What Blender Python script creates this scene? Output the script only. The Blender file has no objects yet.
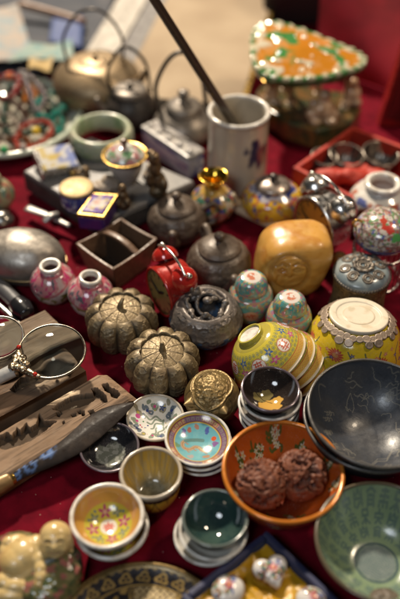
import bpy, bmesh, math, random
import numpy as np
from mathutils import Vector, Matrix, Quaternion, Euler

random.seed(7)
np.random.seed(7)
SC = bpy.context.scene
COL = SC.collection
S = 0.001                     # everything below is written in millimetres
PI = math.pi

# ------------------------------------------------------------------ camera, world, sun, exposure
PITCH = math.radians(44.0)
CAM_H = 700.0
cd = bpy.data.cameras.new("camera")
cd.lens = 50.0
cd.sensor_fit = 'VERTICAL'
cd.sensor_height = 36.0
cd.clip_start = 0.01
cd.clip_end = 50.0
cd.dof.use_dof = True
cd.dof.focus_distance = 0.87
cd.dof.aperture_fstop = 2.1
cd.dof.aperture_blades = 9
cam = bpy.data.objects.new("camera", cd)
cam.location = (0, 0, CAM_H * S)
cam.rotation_euler = (PI / 2 - PITCH, 0, 0)
COL.objects.link(cam)
SC.camera = cam

w = bpy.data.worlds.new("World")
SC.world = w
w.use_nodes = True
w.node_tree.nodes['Background'].inputs[0].default_value = (0.95, 0.90, 0.86, 1)
w.node_tree.nodes['Background'].inputs[1].default_value = 0.018

def lamp(name, kind, loc, aim_at, energy, col, size):
    l = bpy.data.lights.new(name, kind)
    l.energy = energy
    l.color = col
    if kind == 'AREA':
        l.shape = 'ELLIPSE'
        l.size, l.size_y = size
    else:
        l.shadow_soft_size = size
    o = bpy.data.objects.new(name, l)
    o.location = loc
    o.rotation_euler = (Vector(aim_at) - Vector(loc)).to_track_quat('-Z', 'Y').to_euler()
    if kind == 'POINT':
        l.cycles.is_caustics_light = True
    COL.objects.link(o)
# the stall's bare bulb behind the goods, a weak lamp added at right as warm fill, and the open daylight behind the viewer
lamp('stall_bulb', 'POINT', (-0.78, 3.15, 2.62), (0, 0.8, 0), 700, (1.0, 0.86, 0.68), 0.11)
lamp('right_fill_lamp', 'POINT', (0.95, 0.95, 1.45), (0, 0.8, 0), 34, (1.0, 0.80, 0.58), 0.10)
lamp('open_daylight', 'AREA', (-0.55, -0.55, 1.55), (0, 0.75, 0), 8.0, (0.86, 0.93, 1.0), (0.7, 0.5))

SC.view_settings.view_transform = 'Standard'
SC.view_settings.look = 'None'
SC.view_settings.gamma = 1.0
SC.view_settings.exposure = 0.40
SC.cycles.use_denoising = True
SC.cycles.max_bounces = 8
SC.cycles.sample_clamp_indirect = 6.0
SC.cycles.caustics_reflective = False

# ------------------------------------------------------------------ placing helpers
F_PX = 50.0 / 36.0 * 599.0
FW = np.array([0, math.cos(PITCH), -math.sin(PITCH)])
UP = np.array([0, math.sin(PITCH), math.cos(PITCH)])
RT = np.array([1.0, 0, 0])

def P(px, py, z=0.0):
    """where the photograph's point (px, py) meets the height z above the table, in mm"""
    d = FW * F_PX + RT * (px - 200.0) + UP * (299.5 - py)
    t = (z - CAM_H) / d[2]
    return Vector((t * d[0], t * d[1], z))

def T(px, py, z=0.0):
    """millimetres per photograph pixel there"""
    d = FW * F_PX + UP * (299.5 - py)
    return (z - CAM_H) / d[2]

# ------------------------------------------------------------------ numpy noise and painting
def _h(i, j, k, s):
    n = (i * 374761393 + j * 668265263 + k * 1274126177 + s * 974634773) & 0xffffffff
    n = ((n ^ (n >> 13)) * 1274126177) & 0xffffffff
    return ((n ^ (n >> 16)) & 0xffff) / 65535.0

def vnoise(p, seed=0):
    p = np.asarray(p, float)
    i = np.floor(p).astype(np.int64)
    f = p - i
    f = f * f * (3 - 2 * f)
    r = 0
    for a in (0, 1):
        for b in (0, 1):
            for c in (0, 1):
                wgt = (f[:, 0] if a else 1 - f[:, 0]) * (f[:, 1] if b else 1 - f[:, 1]) * (f[:, 2] if c else 1 - f[:, 2])
                r = r + wgt * _h(i[:, 0] + a, i[:, 1] + b, i[:, 2] + c, seed)
    return r

def fbm(p, octv=4, seed=0, gain=0.5):
    p = np.asarray(p, float)
    r, a, tot = 0, 1.0, 0
    for o in range(octv):
        r = r + a * vnoise(p * (2.03 ** o), seed + o * 17)
        tot += a
        a *= gain
    return r / tot

def ridged(p, octv=3, seed=0):
    r, a, tot = 0, 1.0, 0
    for o in range(octv):
        r = r + a * (1 - np.abs(2 * vnoise(np.asarray(p) * (2.03 ** o), seed + o * 31) - 1))
        tot += a
        a *= 0.5
    return r / tot

def sstep(a, b, x):
    t = np.clip((x - a) / (b - a), 0, 1)
    return t * t * (3 - 2 * t)

def mixc(C, m, col):
    m = np.clip(m, 0, 1)[:, None]
    return C * (1 - m) + np.asarray(col, float)[None, :] * m

def fillc(n, col):
    return np.tile(np.asarray(col, float), (n, 1))

def dot(C, x, y, cx, cy, r, col, soft=None):
    soft = soft or r * 0.25
    d = np.hypot(x - cx, y - cy)
    return mixc(C, np.clip((r - d) / soft + 0.5, 0, 1), col)

def flower(C, x, y, cx, cy, r, n, col, mid, rot=0.0):
    dx, dy = x - cx, y - cy
    d = np.hypot(dx, dy)
    a = np.arctan2(dy, dx) + rot
    rr = r * (0.68 + 0.32 * np.cos(n * a))
    C = mixc(C, np.clip((rr - d) / (r * 0.18) + 0.5, 0, 1), col)
    return dot(C, x, y, cx, cy, r * 0.3, mid)

def seg_d(x, y, ax, ay, bx, by):
    vx, vy = bx - ax, by - ay
    L = vx * vx + vy * vy + 1e-9
    t = np.clip(((x - ax) * vx + (y - ay) * vy) / L, 0, 1)
    return np.hypot(x - ax - t * vx, y - ay - t * vy)

def stroke_d(x, y, pts):
    d = np.full(len(x), 1e9)
    for (a, b), (c, e) in zip(pts[:-1], pts[1:]):
        d = np.minimum(d, seg_d(x, y, a, b, c, e))
    return d

def stroke(C, x, y, pts, wd, col):
    lo = np.min(pts, axis=0) - wd * 2
    hi = np.max(pts, axis=0) + wd * 2
    k = np.nonzero((x > lo[0]) & (x < hi[0]) & (y > lo[1]) & (y < hi[1]))[0]
    if len(k):
        d = stroke_d(x[k], y[k], pts)
        C[k] = mixc(C[k], np.clip((wd - d) / (wd * 0.5) + 0.5, 0, 1), col)
    return C

def wiggle(cx, cy, ln, ang, amp, n=9, ph=0.0, curl=0.0):
    out = []
    for i in range(n):
        s = i / (n - 1) - 0.5
        a = ang + curl * s
        out.append((cx + ln * s * math.cos(a) - amp * math.sin(s * 9 + ph) * math.sin(a),
                    cy + ln * s * math.sin(a) + amp * math.sin(s * 9 + ph) * math.cos(a)))
    return out

# ------------------------------------------------------------------ materials
MC = {}
def M(name, col=(0.5, 0.5, 0.5), rough=0.4, metal=0.0, attr=False, bump=None, var=None, coat=0.0, sheen=None,
      rvar=0.0, trans=0.0, ior=1.5, sss=0.0, spec=0.5, dust=0.0):
    if name in MC:
        return MC[name]
    m = bpy.data.materials.new(name)
    m.use_nodes = True
    t = m.node_tree
    N, L = t.nodes, t.links
    b = N['Principled BSDF']
    b.inputs['Base Color'].default_value = (*col, 1)
    b.inputs['Roughness'].default_value = rough
    b.inputs['Metallic'].default_value = metal
    b.inputs['IOR'].default_value = ior
    b.inputs['Coat Weight'].default_value = coat
    b.inputs['Coat Roughness'].default_value = 0.06
    b.inputs['Specular IOR Level'].default_value = spec
    b.inputs['Transmission Weight'].default_value = trans
    if sss:
        b.inputs['Subsurface Weight'].default_value = sss
        b.inputs['Subsurface Radius'].default_value = (0.006, 0.004, 0.0025)
        b.inputs['Subsurface Scale'].default_value = 0.6
    if sheen:
        b.inputs['Sheen Weight'].default_value = sheen[0]
        b.inputs['Sheen Roughness'].default_value = sheen[1]
        b.inputs['Sheen Tint'].default_value = (*sheen[2], 1)
    tc = N.new('ShaderNodeTexCoord')
    cur = None
    if attr:
        a = N.new('ShaderNodeAttribute')
        a.attribute_name = 'Col'
        cur = a.outputs['Color']
    def noise(scale, det=4, dist=0.0):
        n = N.new('ShaderNodeTexNoise')
        n.inputs['Scale'].default_value = scale
        n.inputs['Detail'].default_value = det
        n.inputs['Distortion'].default_value = dist
        L.new(tc.outputs['Object'], n.inputs['Vector'])
        return n
    def ramp(src, lo, hi):
        r = N.new('ShaderNodeMapRange')
        r.inputs['From Min'].default_value = lo
        r.inputs['From Max'].default_value = hi
        L.new(src, r.inputs['Value'])
        return r.outputs['Result']
    def mix(fac, a, bb):
        x = N.new('ShaderNodeMix')
        x.data_type = 'RGBA'
        L.new(fac, x.inputs[0]) if not isinstance(fac, float) else setattr(x.inputs[0], 'default_value', fac)
        for k, v in ((6, a), (7, bb)):
            if isinstance(v, tuple):
                x.inputs[k].default_value = (*v, 1)
            else:
                L.new(v, x.inputs[k])
        return x.outputs[2]
    if var:                                   # (scale, low, high, second colour[, distortion])
        n = noise(var[0], 5, var[4] if len(var) > 4 else 0.3)
        cur = mix(ramp(n.outputs['Fac'], var[1], var[2]), cur if cur is not None else col, var[3])
    if dust:
        n = noise(900, 3)
        n2 = noise(120, 3)
        mu = N.new('ShaderNodeMath')
        mu.operation = 'MULTIPLY'
        L.new(ramp(n.outputs['Fac'], 0.56, 0.66), mu.inputs[0])
        L.new(ramp(n2.outputs['Fac'], 0.35, 0.8), mu.inputs[1])
        mu2 = N.new('ShaderNodeMath')
        mu2.operation = 'MULTIPLY'
        mu2.inputs[1].default_value = dust
        L.new(mu.outputs[0], mu2.inputs[0])
        cur = mix(mu2.outputs[0], cur if cur is not None else col, (0.42, 0.38, 0.33))
    if cur is not None:
        L.new(cur, b.inputs['Base Color'])
    if rvar:
        n = noise(140, 4, 0.5)
        r = N.new('ShaderNodeMapRange')
        r.inputs['From Min'].default_value = 0.3
        r.inputs['From Max'].default_value = 0.7
        r.inputs['To Min'].default_value = max(0.02, rough - rvar)
        r.inputs['To Max'].default_value = min(1, rough + rvar)
        L.new(n.outputs['Fac'], r.inputs['Value'])
        L.new(r.outputs['Result'], b.inputs['Roughness'])
    if bump:                                  # (scale, strength, distance mm)
        n = noise(bump[0], 5, 0.2)
        bp = N.new('ShaderNodeBump')
        bp.inputs['Strength'].default_value = bump[1]
        bp.inputs['Distance'].default_value = bump[2] * S
        L.new(n.outputs['Fac'], bp.inputs['Height'])
        L.new(bp.outputs['Normal'], b.inputs['Normal'])
    MC[name] = m
    return m

PORC = lambda: M('painted_porcelain', attr=True, rough=0.16, rvar=0.07, coat=0.3, bump=(500, 0.12, 0.2), dust=0.35)
EARTH = lambda: M('painted_stoneware', attr=True, rough=0.34, rvar=0.1, bump=(350, 0.25, 0.4), dust=0.4)
PATINA = lambda: M('patinated_metal', attr=True, rough=0.52, rvar=0.12, metal=0.4, bump=(420, 0.35, 0.5))
GLAZE = lambda: M('thick_glaze', attr=True, rough=0.14, rvar=0.05, coat=0.5, bump=(260, 0.2, 0.4))
WHITEP = lambda: M('white_porcelain', (0.72, 0.69, 0.63), 0.18, rvar=0.06, coat=0.3, var=(110, 0.45, 0.7, (0.47, 0.41, 0.34)), dust=0.4)
GOLD = lambda: M('worn_gilt', (0.60, 0.38, 0.10), 0.28, 0.9, rvar=0.1, var=(160, 0.45, 0.75, (0.22, 0.13, 0.05)))
SILVER = lambda: M('worn_silver', (0.62, 0.60, 0.57), 0.3, 1.0, rvar=0.12, var=(150, 0.5, 0.8, (0.16, 0.14, 0.12)))
CHROME = lambda: M('bright_chrome', (0.80, 0.78, 0.75), 0.26, 1.0, rvar=0.1, var=(120, 0.5, 0.8, (0.45, 0.42, 0.38)))
BROWNPOT = lambda: M('brown_clay', (0.078, 0.055, 0.040), 0.42, 0.15, rvar=0.1, bump=(300, 0.5, 0.8), var=(110, 0.4, 0.75, (0.15, 0.115, 0.085)))
WOOD = lambda: M('old_wood', attr=True, spec=0.15, rough=0.75, rvar=0.12, bump=(260, 0.4, 0.5))

# ------------------------------------------------------------------ mesh helpers
def mesh(name, V, F, mat, parent=None, smooth=True, col=None, loc=None, rot=None):
    V = np.asarray(V, float) * S
    me = bpy.data.meshes.new(name)
    if isinstance(F, np.ndarray):
        nf = len(F)
        k = F.shape[1]
        me.vertices.add(len(V))
        me.vertices.foreach_set('co', V.astype(np.float32).ravel())
        me.loops.add(nf * k)
        me.loops.foreach_set('vertex_index', F.astype(np.int32).ravel())
        me.polygons.add(nf)
        me.polygons.foreach_set('loop_start', np.arange(0, nf * k, k, dtype=np.int32))
        me.update(calc_edges=True)
        me.validate()
    else:
        me.from_pydata(V.tolist(), [], F)
    if smooth:
        me.polygons.foreach_set('use_smooth', np.ones(len(me.polygons), bool))
    if col is not None:
        a = me.color_attributes.new('Col', 'FLOAT_COLOR', 'POINT')
        c = np.ones((len(V), 4), np.float32)
        c[:, :3] = np.clip(col, 0, 1)
        a.data.foreach_set('color', c.ravel())
    me.materials.append(mat)
    me.update()
    o = bpy.data.objects.new(name, me)
    COL.objects.link(o)
    if parent:
        o.parent = parent
    if loc is not None:
        o.location = Vector(loc) * S
    if rot is not None:
        o.rotation_euler = rot
    return o

def tag(o, label, cat, group=None, kind=None):
    if label:
        o['label'] = label
    if cat:
        o['category'] = cat
    if group:
        o['group'] = group
    if kind:
        o['kind'] = kind
    return o

def thing(name, label, cat, loc=(0, 0, 0), rot=(0, 0, 0), group=None):
    o = bpy.data.objects.new(name, None)
    o.empty_display_size = 0.02
    COL.objects.link(o)
    o.location = Vector(loc) * S
    o.rotation_euler = rot
    return tag(o, label, cat, group)

def dup(root, loc, rot=None, label=None, scale=None):
    r = root.copy()
    COL.objects.link(r)
    r.location = Vector(loc) * S
    if rot is not None:
        r.rotation_euler = rot
    if label:
        r['label'] = label
    if scale:
        r.scale = (scale,) * 3
    for ch in list(root.children):
        c = ch.copy()
        COL.objects.link(c)
        c.parent = r
        for g in list(ch.children):
            e = g.copy()
            COL.objects.link(e)
            e.parent = c
    return r

def aim(axis, spin=0.0):
    """euler that turns local +Z to the given direction"""
    q = Vector(axis).to_track_quat('Z', 'Y') @ Quaternion((0, 0, 1), spin)
    return q.to_euler()

def cr(pts, n=8):
    """Catmull-Rom through the points; doubled points stay corners"""
    p = [np.array(q, float) for q in pts]
    out = []
    for i in range(len(p) - 1):
        a, b = p[i], p[i + 1]
        if np.allclose(a, b):
            continue
        z = p[i - 1] if i > 0 else a
        c = p[i + 2] if i + 2 < len(p) else b
        for k in range(n):
            t = k / n
            out.append(0.5 * (2 * a + (b - z) * t + (2 * z - 5 * a + 4 * b - c) * t * t + (3 * a - z - 3 * b + c) * t ** 3))
    out.append(p[-1])
    return np.array(out)

def gridf(nr, ns, closed=True):
    i, j = np.meshgrid(np.arange(nr - 1), np.arange(ns if closed else ns - 1), indexing='ij')
    j2 = (j + 1) % ns
    return np.stack([i * ns + j, i * ns + j2, (i + 1) * ns + j2, (i + 1) * ns + j], -1).reshape(-1, 4)

def lathe(name, prof, mat, parent=None, seg=96, n=8, col=None, disp=None, loc=None, rot=None, closed=False):
    """prof: (r, z) from bottom to top along the outside; col(th, r, z, s) -> colours; disp(th, r, z, s) -> (r, z)"""
    pr = cr(prof, n) if n else np.array(prof, float)
    pr[:, 0] = np.maximum(pr[:, 0], 0.02)
    if closed:
        pr = np.vstack([pr, pr[:1]])
    nr = len(pr)
    sarc = np.concatenate([[0], np.cumsum(np.hypot(*np.diff(pr, axis=0).T))])
    th = np.tile(np.arange(seg) * 2 * PI / seg, nr)
    r = np.repeat(pr[:, 0], seg)
    z = np.repeat(pr[:, 1], seg)
    s = np.repeat(sarc, seg)
    if disp:
        r, z = disp(th, r, z, s)
    V = np.stack([r * np.cos(th), r * np.sin(th), z], 1)
    C = col(th, r, z, s) if col else None
    return mesh(name, V, gridf(nr, seg), mat, parent, True, C, loc, rot)

def loft(name, path, rx, ry, mat, parent=None, seg=16, n=6, up=(0, 0, 1), closed=False, col=None, disp=None, loc=None, power=1.0):
    pts = [np.array(p, float) for p in path]
    if n:
        if closed:
            q = cr(pts[-1:] + pts + pts[:2], n)
            q = q[n:-n - 1] if False else q[n:n * (len(pts) + 1)]
        else:
            q = cr(pts, n)
        rx = np.interp(np.linspace(0, 1, len(q)), np.linspace(0, 1, len(rx)), rx) if hasattr(rx, '__len__') else np.full(len(q), rx)
        ry = np.interp(np.linspace(0, 1, len(q)), np.linspace(0, 1, len(ry)), ry) if hasattr(ry, '__len__') else np.full(len(q), ry)
    else:
        q = np.array(pts)
        rx = np.array(rx, float) if hasattr(rx, '__len__') else np.full(len(q), rx)
        ry = np.array(ry, float) if hasattr(ry, '__len__') else np.full(len(q), ry)
    m = len(q)
    tg = np.gradient(q, axis=0)
    if closed:
        tg = np.roll(q, -1, 0) - np.roll(q, 1, 0)
    tg /= np.linalg.norm(tg, axis=1)[:, None] + 1e-12
    upv = np.array(up, float)
    sd = np.cross(tg, upv)
    bad = np.linalg.norm(sd, axis=1) < 1e-3
    sd[bad] = np.cross(tg[bad], np.array([0.3, 1, 0.1]))
    sd /= np.linalg.norm(sd, axis=1)[:, None]
    nn = np.cross(sd, tg)
    a = np.arange(seg) * 2 * PI / seg
    ca = np.sign(np.cos(a)) * np.abs(np.cos(a)) ** power
    sa = np.sign(np.sin(a)) * np.abs(np.sin(a)) ** power
    V = (q[:, None, :] + sd[:, None, :] * (ca[None, :, None] * rx[:, None, None]) + nn[:, None, :] * (sa[None, :, None] * ry[:, None, None])).reshape(-1, 3)
    F = gridf(m, seg)
    if closed:
        j = np.arange(seg)
        j2 = (j + 1) % seg
        F = np.vstack([F, np.stack([(m - 1) * seg + j, (m - 1) * seg + j2, j2, j], -1)])
    else:
        e0, e1 = q[0] - tg[0] * 0.25 * min(rx[0], ry[0]), q[-1] + tg[-1] * 0.25 * min(rx[-1], ry[-1])
        c0, c1 = len(V), len(V) + 1
        V = np.vstack([V, e0, e1])
        j = np.arange(seg)
        j2 = (j + 1) % seg
        F = np.vstack([F, np.stack([np.full(seg, c0), j2, j, j], -1), np.stack([np.full(seg, c1), (m - 1) * seg + j, (m - 1) * seg + j2, (m - 1) * seg + j2], -1)])
        F = [list(dict.fromkeys(f)) for f in F.tolist()]
    if disp:
        V = disp(V)
    C = col(V) if col else None
    return mesh(name, V, F, mat, parent, True, C, loc)

def bev(name, bm, mat, parent=None, bevel=1.0, seg=2, col=None, loc=None, rot=None, sub=0, smooth=False):
    """finish a bmesh given in mm, bevelled"""
    if bevel:
        bmesh.ops.bevel(bm, geom=list(bm.edges), offset=bevel, segments=seg, affect='EDGES', profile=0.5)
    if sub:
        bmesh.ops.subdivide_edges(bm, edges=list(bm.edges), cuts=sub, use_grid_fill=True)
    bmesh.ops.recalc_face_normals(bm, faces=list(bm.faces))
    V = np.array([v.co[:] for v in bm.verts])
    bm.verts.index_update()
    F = [[v.index for v in f.verts] for f in bm.faces]
    bm.free()
    C = col(V) if col else None
    return mesh(name, V, F, mat, parent, smooth, C, loc, rot)

def boxbm(x0, x1, y0, y1, z0, z1, bm=None):
    bm = bm or bmesh.new()
    r = bmesh.ops.create_cube(bm, size=1.0)
    for v in r['verts']:
        v.co = Vector(((x0 + x1) / 2 + v.co.x * (x1 - x0), (y0 + y1) / 2 + v.co.y * (y1 - y0), (z0 + z1) / 2 + v.co.z * (z1 - z0)))
    return bm

def prismbm(poly, z0, z1, inset=0.0, bm=None):
    bm = bm or bmesh.new()
    n = len(poly)
    c = np.mean(np.array(poly), axis=0)
    lo = [bm.verts.new((x, y, z0)) for x, y in poly]
    hi = [bm.verts.new((c[0] + (x - c[0]) * (1 - inset), c[1] + (y - c[1]) * (1 - inset), z1)) for x, y in poly]
    bm.faces.new(lo[::-1])
    bm.faces.new(hi)
    for i in range(n):
        bm.faces.new((lo[i], lo[(i + 1) % n], hi[(i + 1) % n], hi[i]))
    return bm

def sphere(name, r, mat, parent=None, loc=None, seg=32, scale=(1, 1, 1), col=None, disp=None, rings=None, rot=None):
    rings = rings or seg // 2
    ph = np.linspace(-PI / 2, PI / 2, rings + 1)
    th = np.arange(seg) * 2 * PI / seg
    D = np.stack([np.outer(np.cos(ph), np.cos(th)).ravel(), np.outer(np.cos(ph), np.sin(th)).ravel(), np.repeat(np.sin(ph), seg)], 1)
    rr = np.full(len(D), float(r))
    if disp:
        rr = rr + disp(D)
    V = D * rr[:, None] * np.array(scale)[None, :]
    return mesh(name, V, gridf(rings + 1, seg), mat, parent, True, col(D, rr) if col else None, loc, rot)

def melt(name, blobs, mat, parent=None, voxel=1.2, smooth=6, col=None, disp=None, loc=None):
    """one continuous skin round many ellipsoids: blobs = (centre, radii[, euler])"""
    bm = bmesh.new()
    for b in blobs:
        r = bmesh.ops.create_uvsphere(bm, u_segments=20, v_segments=12, radius=1.0)
        e = Euler(b[2]).to_matrix() if len(b) > 2 else Matrix.Identity(3)
        for v in r['verts']:
            v.co = Vector(b[0]) + e @ Vector((v.co.x * b[1][0], v.co.y * b[1][1], v.co.z * b[1][2]))
    me = bpy.data.meshes.new('tmp')
    bm.to_mesh(me)
    bm.free()
    o = bpy.data.objects.new('tmp', me)
    COL.objects.link(o)
    md = o.modifiers.new('r', 'REMESH')
    md.mode = 'VOXEL'
    md.voxel_size = voxel
    sm = o.modifiers.new('s', 'SMOOTH')
    sm.factor = 0.5
    sm.iterations = smooth
    dg = bpy.context.evaluated_depsgraph_get()
    ev = o.evaluated_get(dg)
    m2 = ev.to_mesh()
    V = np.array([v.co[:] for v in m2.vertices])
    Nn = np.array([v.normal[:] for v in m2.vertices])
    F = [list(p.vertices) for p in m2.polygons]
    ev.to_mesh_clear()
    bpy.data.objects.remove(o)
    bpy.data.meshes.remove(me)
    if disp:
        V = V + Nn * disp(V, Nn)[:, None]
    return mesh(name, V, F, mat, parent, True, col(V) if col else None, loc)

# ------------------------------------------------------------------ bowls, cups and dishes
def bowl(parent, R, H, rf, hf, wl=2.0, amax=60, cin=None, cout=None, mat=None, seg=288, nin=90, nout=44, flare=0.0, name='body',
         foot=None, rim=None, flat=0.0, rimr=0.7, footcol=None):
    a = math.radians(amax)
    def curve(n, rb, R_, z0, z1):
        u = np.linspace(0, a, n)
        f = np.sin(u) / math.sin(a)
        g = (1 - np.cos(u)) / (1 - math.cos(a))
        return rb + (R_ - rb) * f + flare * (u / a) ** 5, z0 + (z1 - z0) * g
    ro, zo = curve(nout, rf * 0.92, R - flare, hf, H)
    ri, zi = curve(nin, flat * R, R - wl - flare, hf + wl, H - 0.15 * wl)
    fl = np.linspace(0.05, flat * R, 26 if flat else 2)[:-1]
    ri = np.concatenate([fl, ri])
    zi = np.concatenate([np.full(len(fl), hf + wl), zi])
    ri[0] = 0.05
    rr = np.concatenate([[0.05, rf * 0.5], ro, [R - wl * 0.2, R - wl * 0.6], ri[::-1]])
    zz = np.concatenate([[hf, hf], zo, [H + wl * 0.3, H + wl * 0.3], zi[::-1]])
    nr = len(rr)
    n_out = 2 + nout + 1
    th = np.tile(np.arange(seg) * 2 * PI / seg, nr)
    r = np.repeat(rr, seg)
    z = np.repeat(zz, seg)
    ins = np.repeat(np.arange(nr) >= n_out, seg)
    V = np.stack([r * np.cos(th), r * np.sin(th), z], 1)
    C = fillc(len(V), (0.7, 0.68, 0.62))
    if cin:
        C[ins] = cin(th[ins], r[ins] / R, V[ins, 0] / R, V[ins, 1] / R)
    if cout:
        C[~ins] = cout(th[~ins], (z[~ins] - hf) / (H - hf), r[~ins] / R)
    o = mesh(name, V, gridf(nr, seg), mat or PORC(), parent, True, C)
    if foot:
        lathe('foot_ring', [(rf - 2.4, hf + 0.8), (rf - 2.2, 0.6), (rf - 1.4, 0), (rf - 0.5, 0.2), (rf, 1.0), (rf + 0.1, hf + 0.6)], foot, parent, 96, 4)
    if rim:
        k = rimr * wl
        lathe('rim', [(R - wl / 2 + k * math.cos(t), H + 0.15 * wl + k * math.sin(t)) for t in np.linspace(0, 2 * PI, 13)[:-1]], rim, parent, 160, 0, closed=True)
    return o


# ================================================================== SETTING: the red cloth
def build_cloth():
    nx, ny = 420, 500
    X, Y = np.meshgrid(np.linspace(-1100, 1100, nx), np.linspace(250, 2900, ny))
    p = np.stack([X.ravel() / 160, Y.ravel() / 160, np.zeros(X.size)], 1)
    z = (fbm(p, 4, 3) - 0.5) * 10 + (ridged(p * 0.9 + 5, 2, 9) - 0.6) * 7 - 3.4
    z = np.minimum(z, 0.3 * np.tanh(z / 3.0))
    V = np.stack([X.ravel(), Y.ravel(), z], 1)
    i, j = np.meshgrid(np.arange(ny - 1), np.arange(nx - 1), indexing='ij')
    F = np.stack([i * nx + j, i * nx + j + 1, (i + 1) * nx + j + 1, (i + 1) * nx + j], -1).reshape(-1, 4)
    m = M('red_velvet', (0.145, 0.0022, 0.011), 0.9, var=(60, 0.35, 0.7, (0.085, 0.0011, 0.007)), bump=(900, 0.5, 0.6),
          sheen=(0.08, 0.4, (1.0, 0.1, 0.16)), spec=0.1)
    # pale lint caught in the pile
    t = m.node_tree
    b = t.nodes['Principled BSDF']
    src = b.inputs['Base Color'].links[0].from_socket
    tc = t.nodes.new('ShaderNodeTexCoord')
    vo = t.nodes.new('ShaderNodeTexVoronoi')
    vo.inputs['Scale'].default_value = 150
    vo.inputs['Randomness'].default_value = 1
    t.links.new(tc.outputs['Object'], vo.inputs['Vector'])
    wn = t.nodes.new('ShaderNodeMapRange')
    wn.inputs['From Min'].default_value = 0.075
    wn.inputs['From Max'].default_value = 0.05
    t.links.new(vo.outputs['Distance'], wn.inputs['Value'])
    sp = t.nodes.new('ShaderNodeSeparateColor')
    t.links.new(vo.outputs['Color'], sp.inputs[0])
    gt = t.nodes.new('ShaderNodeMath')
    gt.operation = 'GREATER_THAN'
    gt.inputs[1].default_value = 0.66
    t.links.new(sp.outputs[0], gt.inputs[0])
    mu = t.nodes.new('ShaderNodeMath')
    mu.operation = 'MULTIPLY'
    t.links.new(wn.outputs['Result'], mu.inputs[0])
    t.links.new(gt.outputs[0], mu.inputs[1])
    mx = t.nodes.new('ShaderNodeMix')
    mx.data_type = 'RGBA'
    t.links.new(mu.outputs[0], mx.inputs[0])
    t.links.new(src, mx.inputs[6])
    mx.inputs[7].default_value = (0.5, 0.36, 0.3, 1)
    t.links.new(mx.outputs[2], b.inputs['Base Color'])
    o = mesh('red_tablecloth', V, F, m)
    o['kind'] = 'structure'
build_cloth()

# ================================================================== BACKGROUND
def slab(name, corners, z0, z1, mat, parent=None, bevel=1.0, base=None, inset=0.0, lift=None):
    """box over four photograph points that lie on its top face"""
    pts = [P(x, y, z1) for x, y in corners]
    b = base or Vector((0, 0, 0))
    return bev(name, prismbm([(p.x - b.x, p.y - b.y) for p in pts], z0 - b.z, z1 - b.z, inset), mat, parent, bevel)

# the big open album behind the teapots
def build_album():
    a0 = P(118, 92, 34)
    t = thing('album', 'large open album with plain beige page, lying flat behind the teapots', 'album', (a0.x, a0.y, 0))
    an = math.radians(-11)
    d = Vector((math.sin(-an), math.cos(an), 0))
    n = Vector((d.y, -d.x, 0))
    pr = P(243, 97, 34)
    wd = (pr - a0).dot(n)
    o = pr - n * wd - d * 20
    def q(u, v):
        p = o + n * u + d * v
        return (p.x - a0.x, p.y - a0.y)
    page = M('beige_page', (0.37, 0.285, 0.19), 0.85, var=(9, 0.35, 0.7, (0.28, 0.205, 0.13)), bump=(500, 0.2, 0.4))
    white = M('white_page', (0.36, 0.33, 0.29), 0.8, var=(50, 0.4, 0.7, (0.56, 0.52, 0.46)))
    grey = M('grey_binding', (0.20, 0.19, 0.18), 0.7, var=(70, 0.4, 0.7, (0.13, 0.12, 0.12)))
    dark = M('dark_board', (0.02, 0.016, 0.014), 0.5)
    bev('cover', prismbm([q(-92, -14), q(wd + 4, -14), q(wd + 4, 620), q(-92, 620)], 3, 22), dark, t, 1.5)
    bev('page', prismbm([q(0, -6), q(wd - 1, -6), q(wd - 1, 612), q(0, 612)], 22.5, 33), page, t, 1.0)
    bev('binding', prismbm([q(-34, -6), q(-0.6, -6), q(-0.6, 612), q(-34, 612)], 22.5, 30), grey, t, 2.0)
    bev('page', prismbm([q(-88, -6), q(-35, -6), q(-35, 612), q(-88, 612)], 22.5, 33), white, t, 1.0)
    bev('gilt_edge', prismbm([q(wd - 0.4, -14), q(wd + 7, -14), q(wd + 7, 620), q(wd - 0.4, 620)], 23, 34), GOLD(), t, 0.6)
build_album()

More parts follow.
